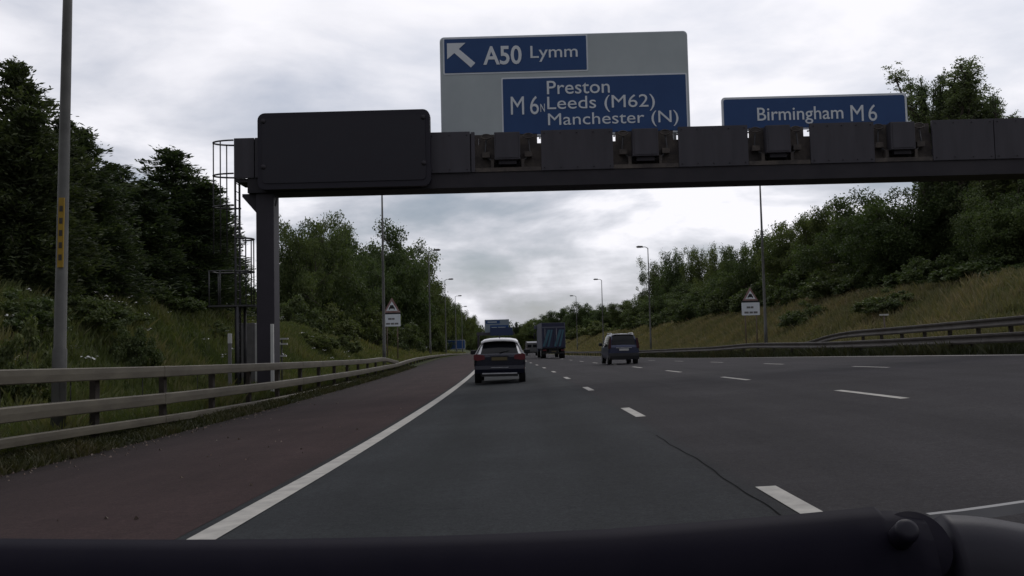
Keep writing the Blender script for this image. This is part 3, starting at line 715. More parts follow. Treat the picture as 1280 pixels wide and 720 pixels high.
# low blue sign and the far gantry
s, p = base_at(570, -11.5)
a, b, c_, d_ = sign_rect(558.5, 581.5, 425, 436.5, s)
lbs = empty('direction_sign', p, 'low wide blue sign on the left verge far ahead under two lamp posts', 'road sign')
for x in (a + .8, b - .8): m = MB(); m.tube([(x, s + .1, p.z - .3), (x, s + .1, d_ - .2)], .09, 8); m.build('post', MT['lamp_steel'], lbs)
m = MB(); m.prism_y(rrect(a, b, c_, d_, .15), s, s + .06); m.build('panel', MT['sign_white'], lbs)
m = MB(); m.prism_y(rrect(a + .1, b - .1, c_ + .1, d_ - .1, .1), s - .02, s - .0005); m.build('blue_panel', MT['sign_blue'], lbs)
FS = 335.0
fo = float(off(FS))
fx0, fx1 = sight(598, 420, FS).x, sight(641, 420, FS).x
fzs, fzt = sight(620, 419, FS).z, sight(620, 415, FS).z
fg = empty('sign_gantry', (fx0, FS, float(ground_z(fx0 + fo, FS))), 'small distant gantry arm reaching over the far road straight ahead', 'gantry')
for x in (fx0,): gzz = float(ground_z(x + fo, FS)); m = MB(); m.box((x - .35, FS - .35, gzz - .3), (x + .35, FS + .35, fzs)); m.build('column', MT['column'], fg)
m = MB(); m.box((fx0 - .6, FS - .6, fzs + .002), (fx1 + .6, FS + .6, fzt)); m.build('beam', MT['gantry'], fg)
MT['far_grey'] = material('far_sign_grey', (.20, .24, .28), (.17, .21, .25), .5)
MT['far_navy'] = material('far_sign_navy', (.018, .032, .085), (.02, .036, .09), .6)
def far_sign(px0, px1, py0, py1, label, blocks, field, fwd=0.0):
    a, b, c_, d_ = sign_rect(px0, px1, py0, py1, FS)
    o = empty('direction_sign', ((a + b) / 2, FS - .8 - fwd, c_), label, 'road sign')
    y = FS - .72 - fwd
    m = MB(); m.prism_y(rrect(a, b, c_, d_, .1), y, y + .1); m.build('panel', field, o)
    for u0, u1, v0, v1, mt, pr in blocks:
        m = MB(); m.box((a + (b - a) * u0, y - .02 - .02 * pr, c_ + (d_ - c_) * v0), (a + (b - a) * u1, y - .0005 - .02 * pr, c_ + (d_ - c_) * v1)); m.build('blue_panel' if mt != 'sign_grey' else 'worn_lettering', MT[mt], o)
far_sign(606, 636.5, 399.5, 415.5, 'small grey and blue sign on the distant gantry, just above the white-roofed car',
         [(.05, .62, .68, .93, 'sign_blue', 0), (.22, .97, .05, .56, 'sign_blue', 0), (.28, .5, .3, .42, 'sign_grey', 1.1), (.55, .85, .34, .42, 'sign_grey', 1.1), (.12, .5, .77, .85, 'sign_grey', 1.1)], MT['far_grey'])
far_sign(613, 641, 409.5, 419.5, 'dark navy sign low on the distant gantry, overlapping the grey sign behind it', [(.03, .97, .06, .94, 'far_navy', 0)], MT['far_navy'], 1.6)

# ------------------------------------------------------------------ vehicles
def wheel(parent, x, y, r, w, side):
    m = MB(); m.cyl_x((x, y, r), r, w, 24); t = m.build('wheel', MT['tyre'], parent, True)
    m = MB(); m.cyl_x((x + side * (w / 2 + .004), y, r), r * .62, .012, 20); m.build('rim', MT['rim'], t, True)
def loft_car(o, st, paint, roofmat, zb, wb, rear_win, roof_rng, wind_rng, side_rng, shoulder=.55):
    """st: stations (y, half width, belt z, roof z, roof half width), y from tail to nose"""
    secs = []
    for y, hw, zw, zr_, rw in st:
        zt = max(zr_, zw + .012)
        secs.append([(0, zb), (hw * .80, zb), (hw * .95, zb + .10), (hw, zb + (zw - zb) * shoulder), (hw * .975, zw - .06), (hw * .955, zw),
                     (rw + (hw * .955 - rw) * .12, zw + (zt - zw) * .86), (rw * .93, zw + (zt - zw) * .97), (rw * .6, zt + (.02 if zt > 1.2 else 0)), (0, zt + (.035 if zt > 1.2 else .012))])
    nS = len(secs[0])
    P = {}
    def vert(i, j, sd): x, z = secs[i][j]; return (sd * x, st[i][0], z)
    groups = {}
    for i in range(len(st) - 1):
        for j in range(nS - 1):
            if j == 5 and side_rng[0] <= i < side_rng[1]: k = 'side_window'
            elif j >= 6 and rear_win[0] <= i < rear_win[1]: k = 'rear_window' if j >= 7 else 'pillar'
            elif j >= 6 and wind_rng[0] <= i < wind_rng[1]: k = 'windscreen'
            elif j >= 6 and roof_rng[0] <= i < roof_rng[1]: k = 'roof'
            elif j in (5, 6) and roof_rng[0] - 1 <= i < roof_rng[1]: k = 'pillar'
            else: k = 'body'
            groups.setdefault(k, []).append((i, j))
    mats = dict(body=paint, roof=roofmat, pillar=roofmat, side_window=MT['glass'], rear_window=MT['glass'], windscreen=MT['glass'])
    for k, cells in groups.items():
        m = MB()
        for sd in (-1, 1):
            idx = {}; vs = []; fs = []
            def gi(i, j):
                if (i, j) not in idx: idx[(i, j)] = len(vs); vs.append(vert(i, j, sd))
                return idx[(i, j)]
            for i, j in cells: fs.append([gi(i, j), gi(i + 1, j), gi(i + 1, j + 1), gi(i, j + 1)][::sd])
            m.add(vs, fs, True)
        if k == 'body':
            for e, i in ((0, 0), (1, len(st) - 1)):
                pts = [vert(i, j, 1) for j in range(nS)] + [vert(i, j, -1) for j in range(nS - 2, 0, -1)]
                m.add(pts, [tuple(range(len(pts)))][:1])
        me = m.mesh(k, mats[k])
        bm = bmesh.new(); bm.from_mesh(me); bmesh.ops.remove_doubles(bm, verts=bm.verts, dist=.0005); bm.to_mesh(me); bm.free()
        link(k, me, o)
def lens_quad(o, name, pts, y0, y1, mat):
    m = MB(); m.prism_y(pts, y0, y1); return m.build(name, mat, o, True)

# dark hatchback in our lane; white roof and pillars put reflected sky into colour
s1 = 33.0
hb = empty('hatchback_car', on_road(-.66, s1 - .2, .0), 'dark blue hatchback with reflected sky coloured white on its roof, nearest car ahead', 'car')
hb.rotation_euler = (0, 0, R(.6))
st = [(0, .80, .90, .915, .74), (.05, .855, .95, .975, .74), (.12, .885, .97, 1.03, .70), (.50, .90, .975, 1.40, .60), (.62, .90, .975, 1.475, .60), (.9, .90, .97, 1.525, .61), (1.8, .90, .96, 1.56, .62), (2.5, .90, .95, 1.53, .60), (2.75, .90, .95, 1.46, .60), (3.45, .88, .95, .99, .70), (3.9, .85, .86, .87, .66), (4.25, .76, .72, .73, .55), (4.34, .66, .62, .63, .45)]
loft_car(hb, st, MT['navy'], MT['gloss_white'], .30, None, (2, 4), (4, 8), (8, 9), (3, 9))
m = MB(); m.sweep([(x, .42, 1.445 + .055 * (1 - (x / .66) ** 2) - .05 * max(0, abs(x) - .52) / .12) for x in np.linspace(-.64, .64, 17)], [(-.30, .03), (.06, -.045), (.09, -.03), (.05, .03), (-.25, .065)], True); m.build('roof_spoiler', MT['gloss_white'], hb, True)
m = MB(); m.prism_x([(.80, 1.535), (.90, 1.66), (.96, 1.66), (1.02, 1.545)], -.02, .02); m.build('aerial', MT['trim'], hb, True)
for sd in (-1, 1):
    pts = [(sd * .50, .84), (sd * .52, .98), (sd * .80, 1.03), (sd * .885, .99), (sd * .89, .83), (sd * .75, .80)]
    lens_quad(hb, 'tail_light', pts if sd < 0 else pts[::-1], -.035, .16, MT['red_lens'])
    m = MB(); m.box((sd * .80 - .06, -.05, .50), (sd * .80 + .06, -.02, .55)); m.build('reflector', MT['red_lens'], hb, True)
    m = MB(); m.prism_y([(sd * .585, 1.43), (sd * .63, 1.40), (sd * .875, 1.00), (sd * .845, .985)][::sd], .44, .60); m.build('rear_pillar', MT['gloss_white'], hb, True)
    m = MB(); m.box((sd * .99 - .13, 2.55, 1.0), (sd * .99 + .11, 2.70, 1.16), .04); m.build('door_mirror', MT['trim'], hb, True)
    for y in (.72, 3.4): wheel(hb, sd * .77, y, .325, .22, sd)
m = MB(); m.prism_x([(-.09, .36), (-.11, .50), (-.09, .62), (.10, .66), (.12, .34)], -.84, .84); m.build('bumper', MT['navy'], hb, True)
m = MB(); m.box((-.60, -.125, .335), (.60, -.06, .375)); m.build('bumper_trim', MT['silver_trim'], hb, True)
m = MB(); m.box((-.62, -.10, .25), (.62, .2, .334)); m.build('diffuser', MT['trim'], hb, True)
m = MB(); m.box((-.27, -.045, .80), (.27, -.012, .91)); m.build('number_plate', MT['plate_yellow'], hb, True)
m = MB(); m.box((-.32, -.05, .925), (.32, -.02, .95)); m.build('plate_garnish', MT['trim'], hb, True)
m = MB(); m.box((-.30, -.118, .55), (.30, -.09, .565)); m.build('tailgate_edge', MT['silver_trim'], hb, True)
m = MB(); m.tube([(0, .10, 1.06), (.16, .17, 1.10), (.34, .20, 1.13)], .012, 5); m.build('rear_wiper', MT['trim'], hb, True)

# grey people carrier in the third lane
s2 = 53.5
pt = sight(779.5, 454.2, s2)
Xv = pt.x + float(off(s2))
pc = empty('people_carrier', on_road(Xv, s2 - .3), 'slate grey people carrier alone in the lane right of the lorry', 'car')
pc.rotation_euler = (0, 0, R(2.2)); pc.scale = (.98, 1, .98)
st = [(0, .80, .95, .965, .76), (.05, .86, 1.02, 1.04, .76), (.10, .885, 1.03, 1.10, .74), (.24, .89, 1.03, 1.58, .66), (.36, .89, 1.03, 1.68, .66), (.7, .89, 1.03, 1.73, .67), (2.2, .89, 1.0, 1.74, .68), (2.7, .89, 1.0, 1.69, .66), (2.95, .88, .99, 1.62, .65), (3.65, .86, .98, 1.06, .70), (4.1, .82, .86, .88, .62), (4.3, .72, .7, .71, .5)]
loft_car(pc, st, MT['grey_paint'], MT['grey_paint'], .27, None, (2, 4), (4, 8), (8, 9), (3, 9))
for sd in (-1, 1):
    lens_quad(pc, 'tail_light', [(sd * .73, .92), (sd * .72, 1.5), (sd * .80, 1.5), (sd * .885, 1.0), (sd * .885, .9)][::-sd], -.02, .20, MT['dark_lens'])
    m = MB(); m.box((sd * .98 - .11, 2.75, 1.05), (sd * .98 + .10, 2.9, 1.24), .04); m.build('door_mirror', MT['trim'], pc, True)
    m = MB(); m.tube([(sd * .60, .45, 1.73), (sd * .61, .7, 1.78), (sd * .62, 2.2, 1.79), (sd * .60, 2.5, 1.73)], .022, 6); m.build('roof_rail', MT['silver_trim'], pc, True)
    for y in (.75, 3.4): wheel(pc, sd * .75, y, .33, .22, sd)
m = MB(); m.prism_x([(-.09, .30), (-.11, .48), (-.09, .62), (.10, .68), (.12, .28)], -.85, .85); m.build('bumper', MT['trim'], pc, True)
m = MB(); m.box((-.27, -.05, .78), (.27, -.012, .90)); m.build('number_plate', MT['plate_white'], pc, True)
m = MB(); m.box((-.45, -.045, .93), (.45, -.015, .96)); m.build('tailgate_trim', MT['silver_trim'], pc, True)
m = MB(); m.prism_y([(-.66, 1.70), (.66, 1.70), (.62, 1.735), (-.62, 1.735)], .26, .44); m.build('roof_spoiler', MT['gloss_white'], pc, True)

# lorry
s3 = 100.0
pt = sight(692.5, 446.3, s3); Xl = pt.x + float(off(s3))
lo = empty('box_lorry', on_road(Xl, s3), 'dark blue box lorry with teal diagonal stripes on its rear doors', 'lorry')
lo.rotation_euler = (0, 0, R(2.6))
m = MB(); m.box((-1.25, .02, 1.05), (-1.19, 8.2, 3.75)); m.build('side_wall', MT['lorry_side'], lo, True)
m = MB(); m.box((1.19, .02, 1.05), (1.25, 8.2, 3.75)); m.build('side_wall', MT['lorry_side'], lo, True)
m = MB(); m.box((-1.188, .1, 3.69), (1.188, 8.2, 3.74)); m.build('roof', MT['lorry_side'], lo, True)
m = MB(); m.box((-1.188, 8.1, 1.05), (1.188, 8.19, 3.688)); m.build('front_wall', MT['lorry_side'], lo, True)
m = MB(); m.box((-1.188, .1, 1.0), (1.188, 8.09, 1.1)); m.build('floor', MT['trim'], lo, True)
for sd in (-1, 1):
    x0_, x1_ = (-1.185, -.012) if sd < 0 else (.012, 1.185)
    m = MB(); m.box((x0_, .04, 1.12), (x1_, .10, 3.2)); dr_ = m.build('rear_door', MT['lorry_blue'], lo, True)
    for lo_x, hi_x in (((.02, .30), (.60, .90)), ((.52, .72), (.95, 1.13))):
        q0, q1 = lo_x; q2, q3 = hi_x
        m = MB(); m.prism_y([(x0_ + q0, 1.25), (x0_ + q1, 1.25), (x0_ + q3, 3.0), (x0_ + q2, 3.0)], .028, .0395); m.build('teal_stripe', MT['teal'], dr_, True)
    m = MB(); m.tube([(x0_ + .3, .03, 1.15), (x0_ + .3, .03, 3.15)], .02, 6); m.build('lock_bar', MT['rim'], lo, True)
    m = MB(); m.box((sd * .95 - .2, -.03, .80), (sd * .95 + .2, .03, .93)); m.build('tail_light', MT['red_lens'], lo, True)
    for y in (1.6, 2.7, 9.6): wheel(lo, sd * 1.0, y, .5, .34 if y > 5 else .5, sd)
m = MB(); m.box((-1.185, .03, 3.205), (1.185, .10, 3.32)); m.build('door_header', MT['lorry_side'], lo, True)
m = MB(); m.box((-1.185, .05, 3.325), (1.185, .10, 3.68)); m.build('header_panel', MT['lorry_blue'], lo, True)
m = MB(); m.box((-1.15, .0, .50), (1.15, .12, .64)); m.build('underrun_bar', MT['trim'], lo, True)
m = MB(); m.box((-.5, .2, .62), (.5, 9.5, .98)); m.build('chassis', MT['trim'], lo, True)
m = MB(); m.box((-.25, -.02, .66), (.25, .01, .78)); m.build('number_plate', MT['plate_yellow'], lo, True)
m = MB(); m.box((-1.2, 8.5, .7), (1.2, 10.4, 3.1), .12); cb_ = m.build('cab', MT['lorry_blue'], lo, True)
for sd in (-1, 1): m = MB(); m.box((sd * 1.45 - .12, 9.9, 2.1), (sd * 1.45 + .12, 10.0, 2.8), .03); m.build('mirror', MT['trim'], cb_, True)
m = MB(); m.box((-1.60, 8.0, 3.25), (-1.262, 8.1, 3.65), .02); m.build('side_marker_board', MT['lorry_side'], lo, True)

# van far ahead
s4 = 165.0
pt = sight(665.5, 445.0, s4); Xn = pt.x + float(off(s4))
vn = empty('panel_van', on_road(Xn, s4), 'small grey panel van far ahead, left of the lorry', 'van')
vn.rotation_euler = (0, 0, R(2.3))
m = MB(); m.prism_x([(0, .45), (0, 2.05), (.12, 2.40), (3.6, 2.48), (4.4, 1.9), (4.9, 1.25), (5.4, 1.0), (5.5, .45)], -.98, .98); m.build('body', MT['van_grey'], vn, True)
for sd in (-1, 1):
    m = MB(); m.box((sd * .47 - .45, -.03, .75), (sd * .47 + .45, -.001, 2.02), .01); d_ = m.build('rear_door', MT['van_grey'], vn, True)
    m = MB(); m.box((sd * .47 - .34, -.045, 1.42), (sd * .47 + .34, -.0305, 1.92)); m.build('window', MT['glass'], d_, True)
    m = MB(); m.box((sd * .93 - .045, -.04, .9), (sd * .93 + .045, -.001, 1.5)); m.build('tail_light', MT['red_lens'], vn, True)
    for y in (1.1, 4.5): wheel(vn, sd * .86, y, .34, .24, sd)
m = MB(); m.box((-.96, -.12, .45), (.96, -.001, .66), .02); m.build('bumper', MT['trim'], vn, True)
m = MB(); m.prism_x([(.121, 2.405), (.03, 2.36), (.0, 2.2), (-.03, 2.22), (.10, 2.46)], -.9, .9); m.build('roof_edge', MT['gloss_white'], vn, True)

# ------------------------------------------------------------------ trees
def leaf_mesh(name, cen, axa, axb, mat, tint):
    n = len(cen)
    v = np.empty((n, 4, 3), np.float32)
    v[:, 0] = cen - axa; v[:, 1] = cen + axb; v[:, 2] = cen + axa; v[:, 3] = cen - axb
    me = bpy.data.meshes.new(name)
    me.vertices.add(n * 4); me.vertices.foreach_set('co', v.reshape(-1))
    me.loops.add(n * 4); me.loops.foreach_set('vertex_index', np.arange(n * 4, dtype=np.int32))
    me.polygons.add(n); me.polygons.foreach_set('loop_start', np.arange(0, n * 4, 4, dtype=np.int32))
    me.update(calc_edges=True)
    a = me.attributes.new('tint', 'FLOAT', 'FACE'); a.data.foreach_set('value', np.clip(tint, 0, 1).astype(np.float32))
    me.materials.append(mat)
    return me
def unit(v): return v / np.maximum(np.linalg.norm(v, axis=-1, keepdims=True), 1e-6)
def leaves_in(lobes, per, size, rng, shell=.55, flat=.35):
    """lobes: (x,y,z,r). leaf centres mostly in the outer shell of every lobe"""
    L = np.array(lobes); w = L[:, 3] ** 2; cnt = np.maximum((per * len(L) * w / w.sum()).astype(int), 12)
    idx = np.repeat(np.arange(len(L)), cnt); n = len(idx)
    d = unit(rng.normal(size=(n, 3))); rad = L[idx, 3] * (shell + (1.08 - shell) * rng.random(n) ** .6)
    rad *= 1 + .22 * rng.normal(size=n)
    c = L[idx, :3] + d * rad[:, None] * np.array([1, 1, .82])
    nrm = unit(d * flat + rng.normal(size=(n, 3)))
    a = unit(np.cross(nrm, rng.normal(size=(n, 3)))); b = np.cross(nrm, a)
    sz = size * (.6 + .8 * rng.random(n))
    lobe_t = rng.random(len(L))
    tint = .5 * lobe_t[idx] + .5 * rng.random(n)
    return c, a * sz[:, None], b * (sz * .55)[:, None], tint
def branch_mesh(name, lines, mat=None):
    m = MB()
    for pts, r0, r1 in lines:
        k = len(pts); m.tube(pts, [r0 + (r1 - r0) * i / (k - 1) for i in range(k)], 6, False)
    return m.mesh(name, mat or MT['bark'])
def bend(a, b, rng, k=5, amt=.06):
    a, b = np.array(a, float), np.array(b, float); L = np.linalg.norm(b - a)
    out = []
    for i in range(k):
        t = i / (k - 1); out.append(tuple(a + (b - a) * t + (rng.normal(size=3) * amt * L * math.sin(math.pi * t) if 0 < i < k - 1 else 0)))
    return out
PROTO = {}
def proto(kind, tm, cm, h): PROTO.setdefault(kind, []).append((tm, cm, h))
def broadleaf(seed, H=10.0, spreadr=.36, n=60000, nl=17, size=.10, gap=0.0):
    rng = np.random.default_rng(seed); lines = []; lobes = []
    th = H * .22
    lines.append((bend((0, 0, -.6), (rng.normal() * .15, rng.normal() * .15, th), rng, 4, .02), H * .028, H * .02))
    top = lines[0][0][-1]
    for i in range(nl):
        a = 2 * math.pi * (i * .382) + rng.normal() * .3; el = R(min(86, max(4, 10 + 78 * (i + rng.random()) / nl))); L = H * rng.uniform(.36, .58)
        e = (math.cos(a) * math.cos(el) * L * spreadr / .36, math.sin(a) * math.cos(el) * L * spreadr / .36, th + math.sin(el) * L * 1.2)
        p = bend(top, e, rng, 6, .06); lines.append((p, H * .012, H * .003))
        for j in range(15):
            b0 = np.array(p[rng.integers(2, 6)]); dv = unit(rng.normal(size=3) + np.array([math.cos(a), math.sin(a), .45]) * .7) * H * rng.uniform(.05, .18)
            b1 = b0 + dv
            if j < 8: lines.append(([tuple(b0), tuple((b0 + b1) / 2 + rng.normal(size=3) * .05), tuple(b1)], H * .004, H * .0014))
            if rng.random() > gap: lobes.append((*b1, H * rng.uniform(.045, .10)))
    for i in range(int(34 * (1 - gap))):      # low skirt
        a = rng.uniform(0, 2 * math.pi); r = H * spreadr * rng.uniform(.3, 1.0)
        lobes.append((math.cos(a) * r, math.sin(a) * r, H * rng.uniform(.06, .30), H * rng.uniform(.03, .07)))
    zt = max(l[2] + l[3] for l in lobes); k = H / zt
    lobes = [(x, y, z * k, r) for x, y, z, r in lobes]
    lines = [([(p[0], p[1], p[2] * k) for p in pts], r0, r1) for pts, r0, r1 in lines]
    c, a, b, t = leaves_in(lobes, n / len(lobes), size, rng, .4)
    return branch_mesh('trunk', lines), leaf_mesh('crown', c, a, b, MT['leaves'], t), H
def conifer(seed, H=9.0, width=.27, size=.075):
    rng = np.random.default_rng(seed); lines = []
    C_, A_, B_, T_ = [], [], [], []
    lead = [(0.0, 0.0, 1.0)] + [(math.cos(q) * rng.uniform(.5, 1.25), math.sin(q) * rng.uniform(.5, 1.25), rng.uniform(.5, .9)) for q in rng.uniform(0, 6.28, 6)]
    for li, (ox, oy, hf) in enumerate(lead):
        Hh = H * hf
        lines.append((bend((ox * .3, oy * .3, -.6), (ox + rng.normal() * .12, oy + rng.normal() * .12, Hh * .97), rng, 7, .008), H * .02 * hf, .008))
        tr = lines[-1][0]; tz = [p[2] for p in tr]
        nb = 260 if li == 0 else 150
        for i in range(nb):
            u = (i + rng.random()) / nb; u = u ** .92; z = Hh * (.03 + .95 * u); a = rng.uniform(0, 2 * math.pi)
            L = H * width * (1 - u) ** .62 * rng.uniform(.25, 1.15) * (.85 if li == 0 else .6) + .10
            up = rng.uniform(.1, 1.0) + .4 * u
            bx, by = np.interp(z, tz, [p[0] for p in tr]), np.interp(z, tz, [p[1] for p in tr])
            k = 5; pts = [(bx + math.cos(a) * L * t, by + math.sin(a) * L * t, z + L * (up * t - .62 * t * t * t)) for t in np.linspace(0, 1, k)]
            if i % 2 == 0: lines.append((pts, .02 * (1 - u) + .008, .004))
            n = int(20 + 95 * L)
            t = rng.random(n) ** .75
            ctr = np.stack([np.interp(t, np.linspace(0, 1, k), [p[q] for p in pts]) for q in range(3)], -1)
            sp = (.09 + .15 * L) * (1.2 - t)
            ctr = ctr + rng.normal(size=(n, 3)) * sp[:, None] * np.array([1, 1, 1.25])
            d = np.stack([np.cos(a + rng.normal(size=n) * .6), np.sin(a + rng.normal(size=n) * .6), rng.normal(size=n) * .6 + .15 + .5 * u], -1)
            sz = size * (.55 + .85 * rng.random(n))
            d = unit(d); s_ = unit(np.cross(d, rng.normal(size=(n, 3))))
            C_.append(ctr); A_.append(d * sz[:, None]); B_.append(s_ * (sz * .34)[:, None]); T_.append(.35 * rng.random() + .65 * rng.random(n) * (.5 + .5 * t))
    c = np.concatenate(C_); zm = c[:, 2].max(); 
    return branch_mesh('trunk', lines), leaf_mesh('crown', c, np.concatenate(A_), np.concatenate(B_), MT['conifer'], np.concatenate(T_)), float(zm)
def poplar(seed, H=14.0, size=.052, nlead=16, n=110000):
    rng = np.random.default_rng(seed); lines = []; lobes = []
    for li in range(nlead):
        a = 2 * math.pi * li / nlead + rng.normal() * .4; sp = 0 if li == 0 else H * rng.uniform(.03, .16); hf = 1.0 if li == 0 else rng.uniform(.74, .97)
        base = H * rng.uniform(.06, .28)
        if li == 0: tr = bend((0, 0, -.6), (rng.normal() * .3, rng.normal() * .3, H * .9), rng, 8, .012)
        else: tr = bend((0, 0, base), (math.cos(a) * sp, math.sin(a) * sp, H * hf * .95), rng, 8, .012)
        lines.append((tr, H * .014 * (1 if li == 0 else .6), H * .002))
        for i in range(34):
            u = rng.uniform(.10, 1.0); b0 = np.array([np.interp(u, np.linspace(0, 1, 8), [p[q] for p in tr]) for q in range(3)])
            if b0[2] < H * .1: continue
            aa = rng.uniform(0, 2 * math.pi); L = H * rng.uniform(.04, .12) * (1.15 - u * .6)
            e = b0 + np.array([math.cos(aa) * .42, math.sin(aa) * .42, .9]) * L
            p = bend(b0, e, rng, 4, .06); lines.append((p, H * .0035, H * .001))
            for t in np.linspace(.15, 1.0, 9):
                q = np.array([np.interp(t, np.linspace(0, 1, 4), [x[k] for x in p]) for k in range(3)]) + rng.normal(size=3) * H * .013
                lobes.append((*q, H * rng.uniform(.006, .020)))
    c, a, b, t = leaves_in(lobes, n / len(lobes), size, rng, .0)
    t = t * .7 + .3
    return branch_mesh('trunk', lines), leaf_mesh('crown', c, a, b, MT['poplar'], t), float(c[:, 2].max())
def shrub(seed, H=2.0, n=9000, size=.062, nl=70):
    rng = np.random.default_rng(seed); lobes = []; lines = []
    for i in range(nl):
        a = rng.uniform(0, 2 * math.pi); r = H * .75 * math.sqrt(rng.random()); z = H * (.08 + .80 * rng.random() ** .8 * (1 - (r / (H * .85)) ** 2))
        lobes.append((math.cos(a) * r, math.sin(a) * r, z, H * rng.uniform(.06, .15)))
        if i % 3 == 0: lines.append((bend((0, 0, -.2), lobes[-1][:3], rng, 4, .08), .02 * H / 2, .006))
    c, a, b, t = leaves_in(lobes, n / nl, size, rng, .2)
    return branch_mesh('stem', lines), leaf_mesh('foliage', c, a, b, MT['bush'], t), float(np.percentile(c[:, 2], 99.5))
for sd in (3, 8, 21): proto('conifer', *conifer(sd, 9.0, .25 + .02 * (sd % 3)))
for sd, sp_, gp in ((1, .36, .0), (4, .40, .08), (9, .33, .05), (15, .38, .3)): proto('broad', *broadleaf(sd, 10.0, sp_, gap=gp, n=62000 if gp < .2 else 34000))
for sd in (2, 5): proto('poplar', *poplar(sd))
for sd in (6, 7, 12): proto('shrub', *shrub(sd))
NATW = {}
for kd, lst in PROTO.items():
    for i, (tm, cm, H) in enumerate(lst):
        co = np.empty(len(cm.vertices) * 3); cm.vertices.foreach_get('co', co); co = co.reshape(-1, 3)
        NATW[kd, i] = 2 * float(np.percentile(np.abs(co[:, 0]), 97))
def plant(name, kind, variant, X, s, top, width, label, cat, group, z_sink=.15, part=('trunk', 'crown')):
    """top: world height of its tip; width: overall width in metres"""
    tm, cm, H = PROTO[kind][variant % len(PROTO[kind])]
    p = on_ground(X, s, -z_sink); h = max(top - p.z, .5)
    o = empty(name, p, label, cat, group, random.uniform(0, 6.28))
    natural = NATW[kind, variant % len(PROTO[kind])]
    o.scale = (width / natural, width / natural, h / H)
    a = link(part[0], tm, o); b = link(part[1], cm, o)
    return o
def tree_px(name, kind, var, px, X, py_top, wpx, label, group, cat='tree', s=None):
    s = s or chain_at(px, X)
    t = sight(px, py_top, s)
    w = wpx * s / F_PX
    part = ('stem', 'foliage') if kind == 'shrub' else ('trunk', 'crown')
    return plant(name, kind, var, X, s, t.z, w, label, cat, group, part=part)
GL, GB, GRR, GF = 'dark conifers on the left bank', 'broadleaf trees past the gantry on the left', 'trees on top of the right bank', 'trees far ahead'
for row in [
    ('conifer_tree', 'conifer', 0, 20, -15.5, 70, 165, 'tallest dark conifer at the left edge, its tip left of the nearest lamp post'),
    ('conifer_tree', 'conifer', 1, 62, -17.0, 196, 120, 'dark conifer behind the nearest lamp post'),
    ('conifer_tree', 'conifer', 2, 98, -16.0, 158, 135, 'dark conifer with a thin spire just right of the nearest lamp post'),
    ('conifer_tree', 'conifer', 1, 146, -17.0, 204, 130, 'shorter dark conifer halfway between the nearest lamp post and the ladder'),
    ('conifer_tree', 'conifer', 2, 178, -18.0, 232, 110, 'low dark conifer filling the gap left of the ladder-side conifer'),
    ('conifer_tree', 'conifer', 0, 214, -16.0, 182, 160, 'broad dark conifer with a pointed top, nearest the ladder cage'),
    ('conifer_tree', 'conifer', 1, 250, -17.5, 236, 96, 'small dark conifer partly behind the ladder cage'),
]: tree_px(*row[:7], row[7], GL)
for row in [
    ('broadleaf_tree', 'broad', 3, 372, -19.0, 264, 88, 'airy broadleaf tree directly right of the gantry column with sky gaps'),
    ('broadleaf_tree', 'broad', 0, 402, -18.0, 262, 95, 'tall broadleaf tree standing second right of the gantry column'),
    ('broadleaf_tree', 'broad', 1, 436, -17.0, 280, 95, 'dense broadleaf tree left of the slim lamp post'),
    ('broadleaf_tree', 'broad', 2, 477, -17.5, 268, 100, 'tall dense broadleaf tree behind the slim lamp post and left warning sign'),
    ('broadleaf_tree', 'broad', 0, 508, -15.5, 296, 84, 'broadleaf tree right of the left warning sign'),
    ('broadleaf_tree', 'broad', 1, 528, -14.5, 330, 60, 'broadleaf tree behind the lamp post past the left warning sign'),
    ('broadleaf_tree', 'broad', 2, 541, -14.0, 352, 46, 'smaller broadleaf tree where the left skyline drops steeply'),
    ('broadleaf_tree', 'broad', 0, 556, -15.0, 371, 40, 'far broadleaf tree under the third left lantern'),
    ('broadleaf_tree', 'broad', 1, 571, -15.0, 377, 36, 'far broadleaf tree behind the low blue sign'),
    ('broadleaf_tree', 'broad', 2, 583, -15.5, 387, 28, 'far broadleaf tree just right of the low blue sign'),
    ('broadleaf_tree', 'broad', 0, 592, -16.0, 398, 20, 'last small tree of the left row, left of the distant gantry'),
]: tree_px(*row[:7], row[7], GB)
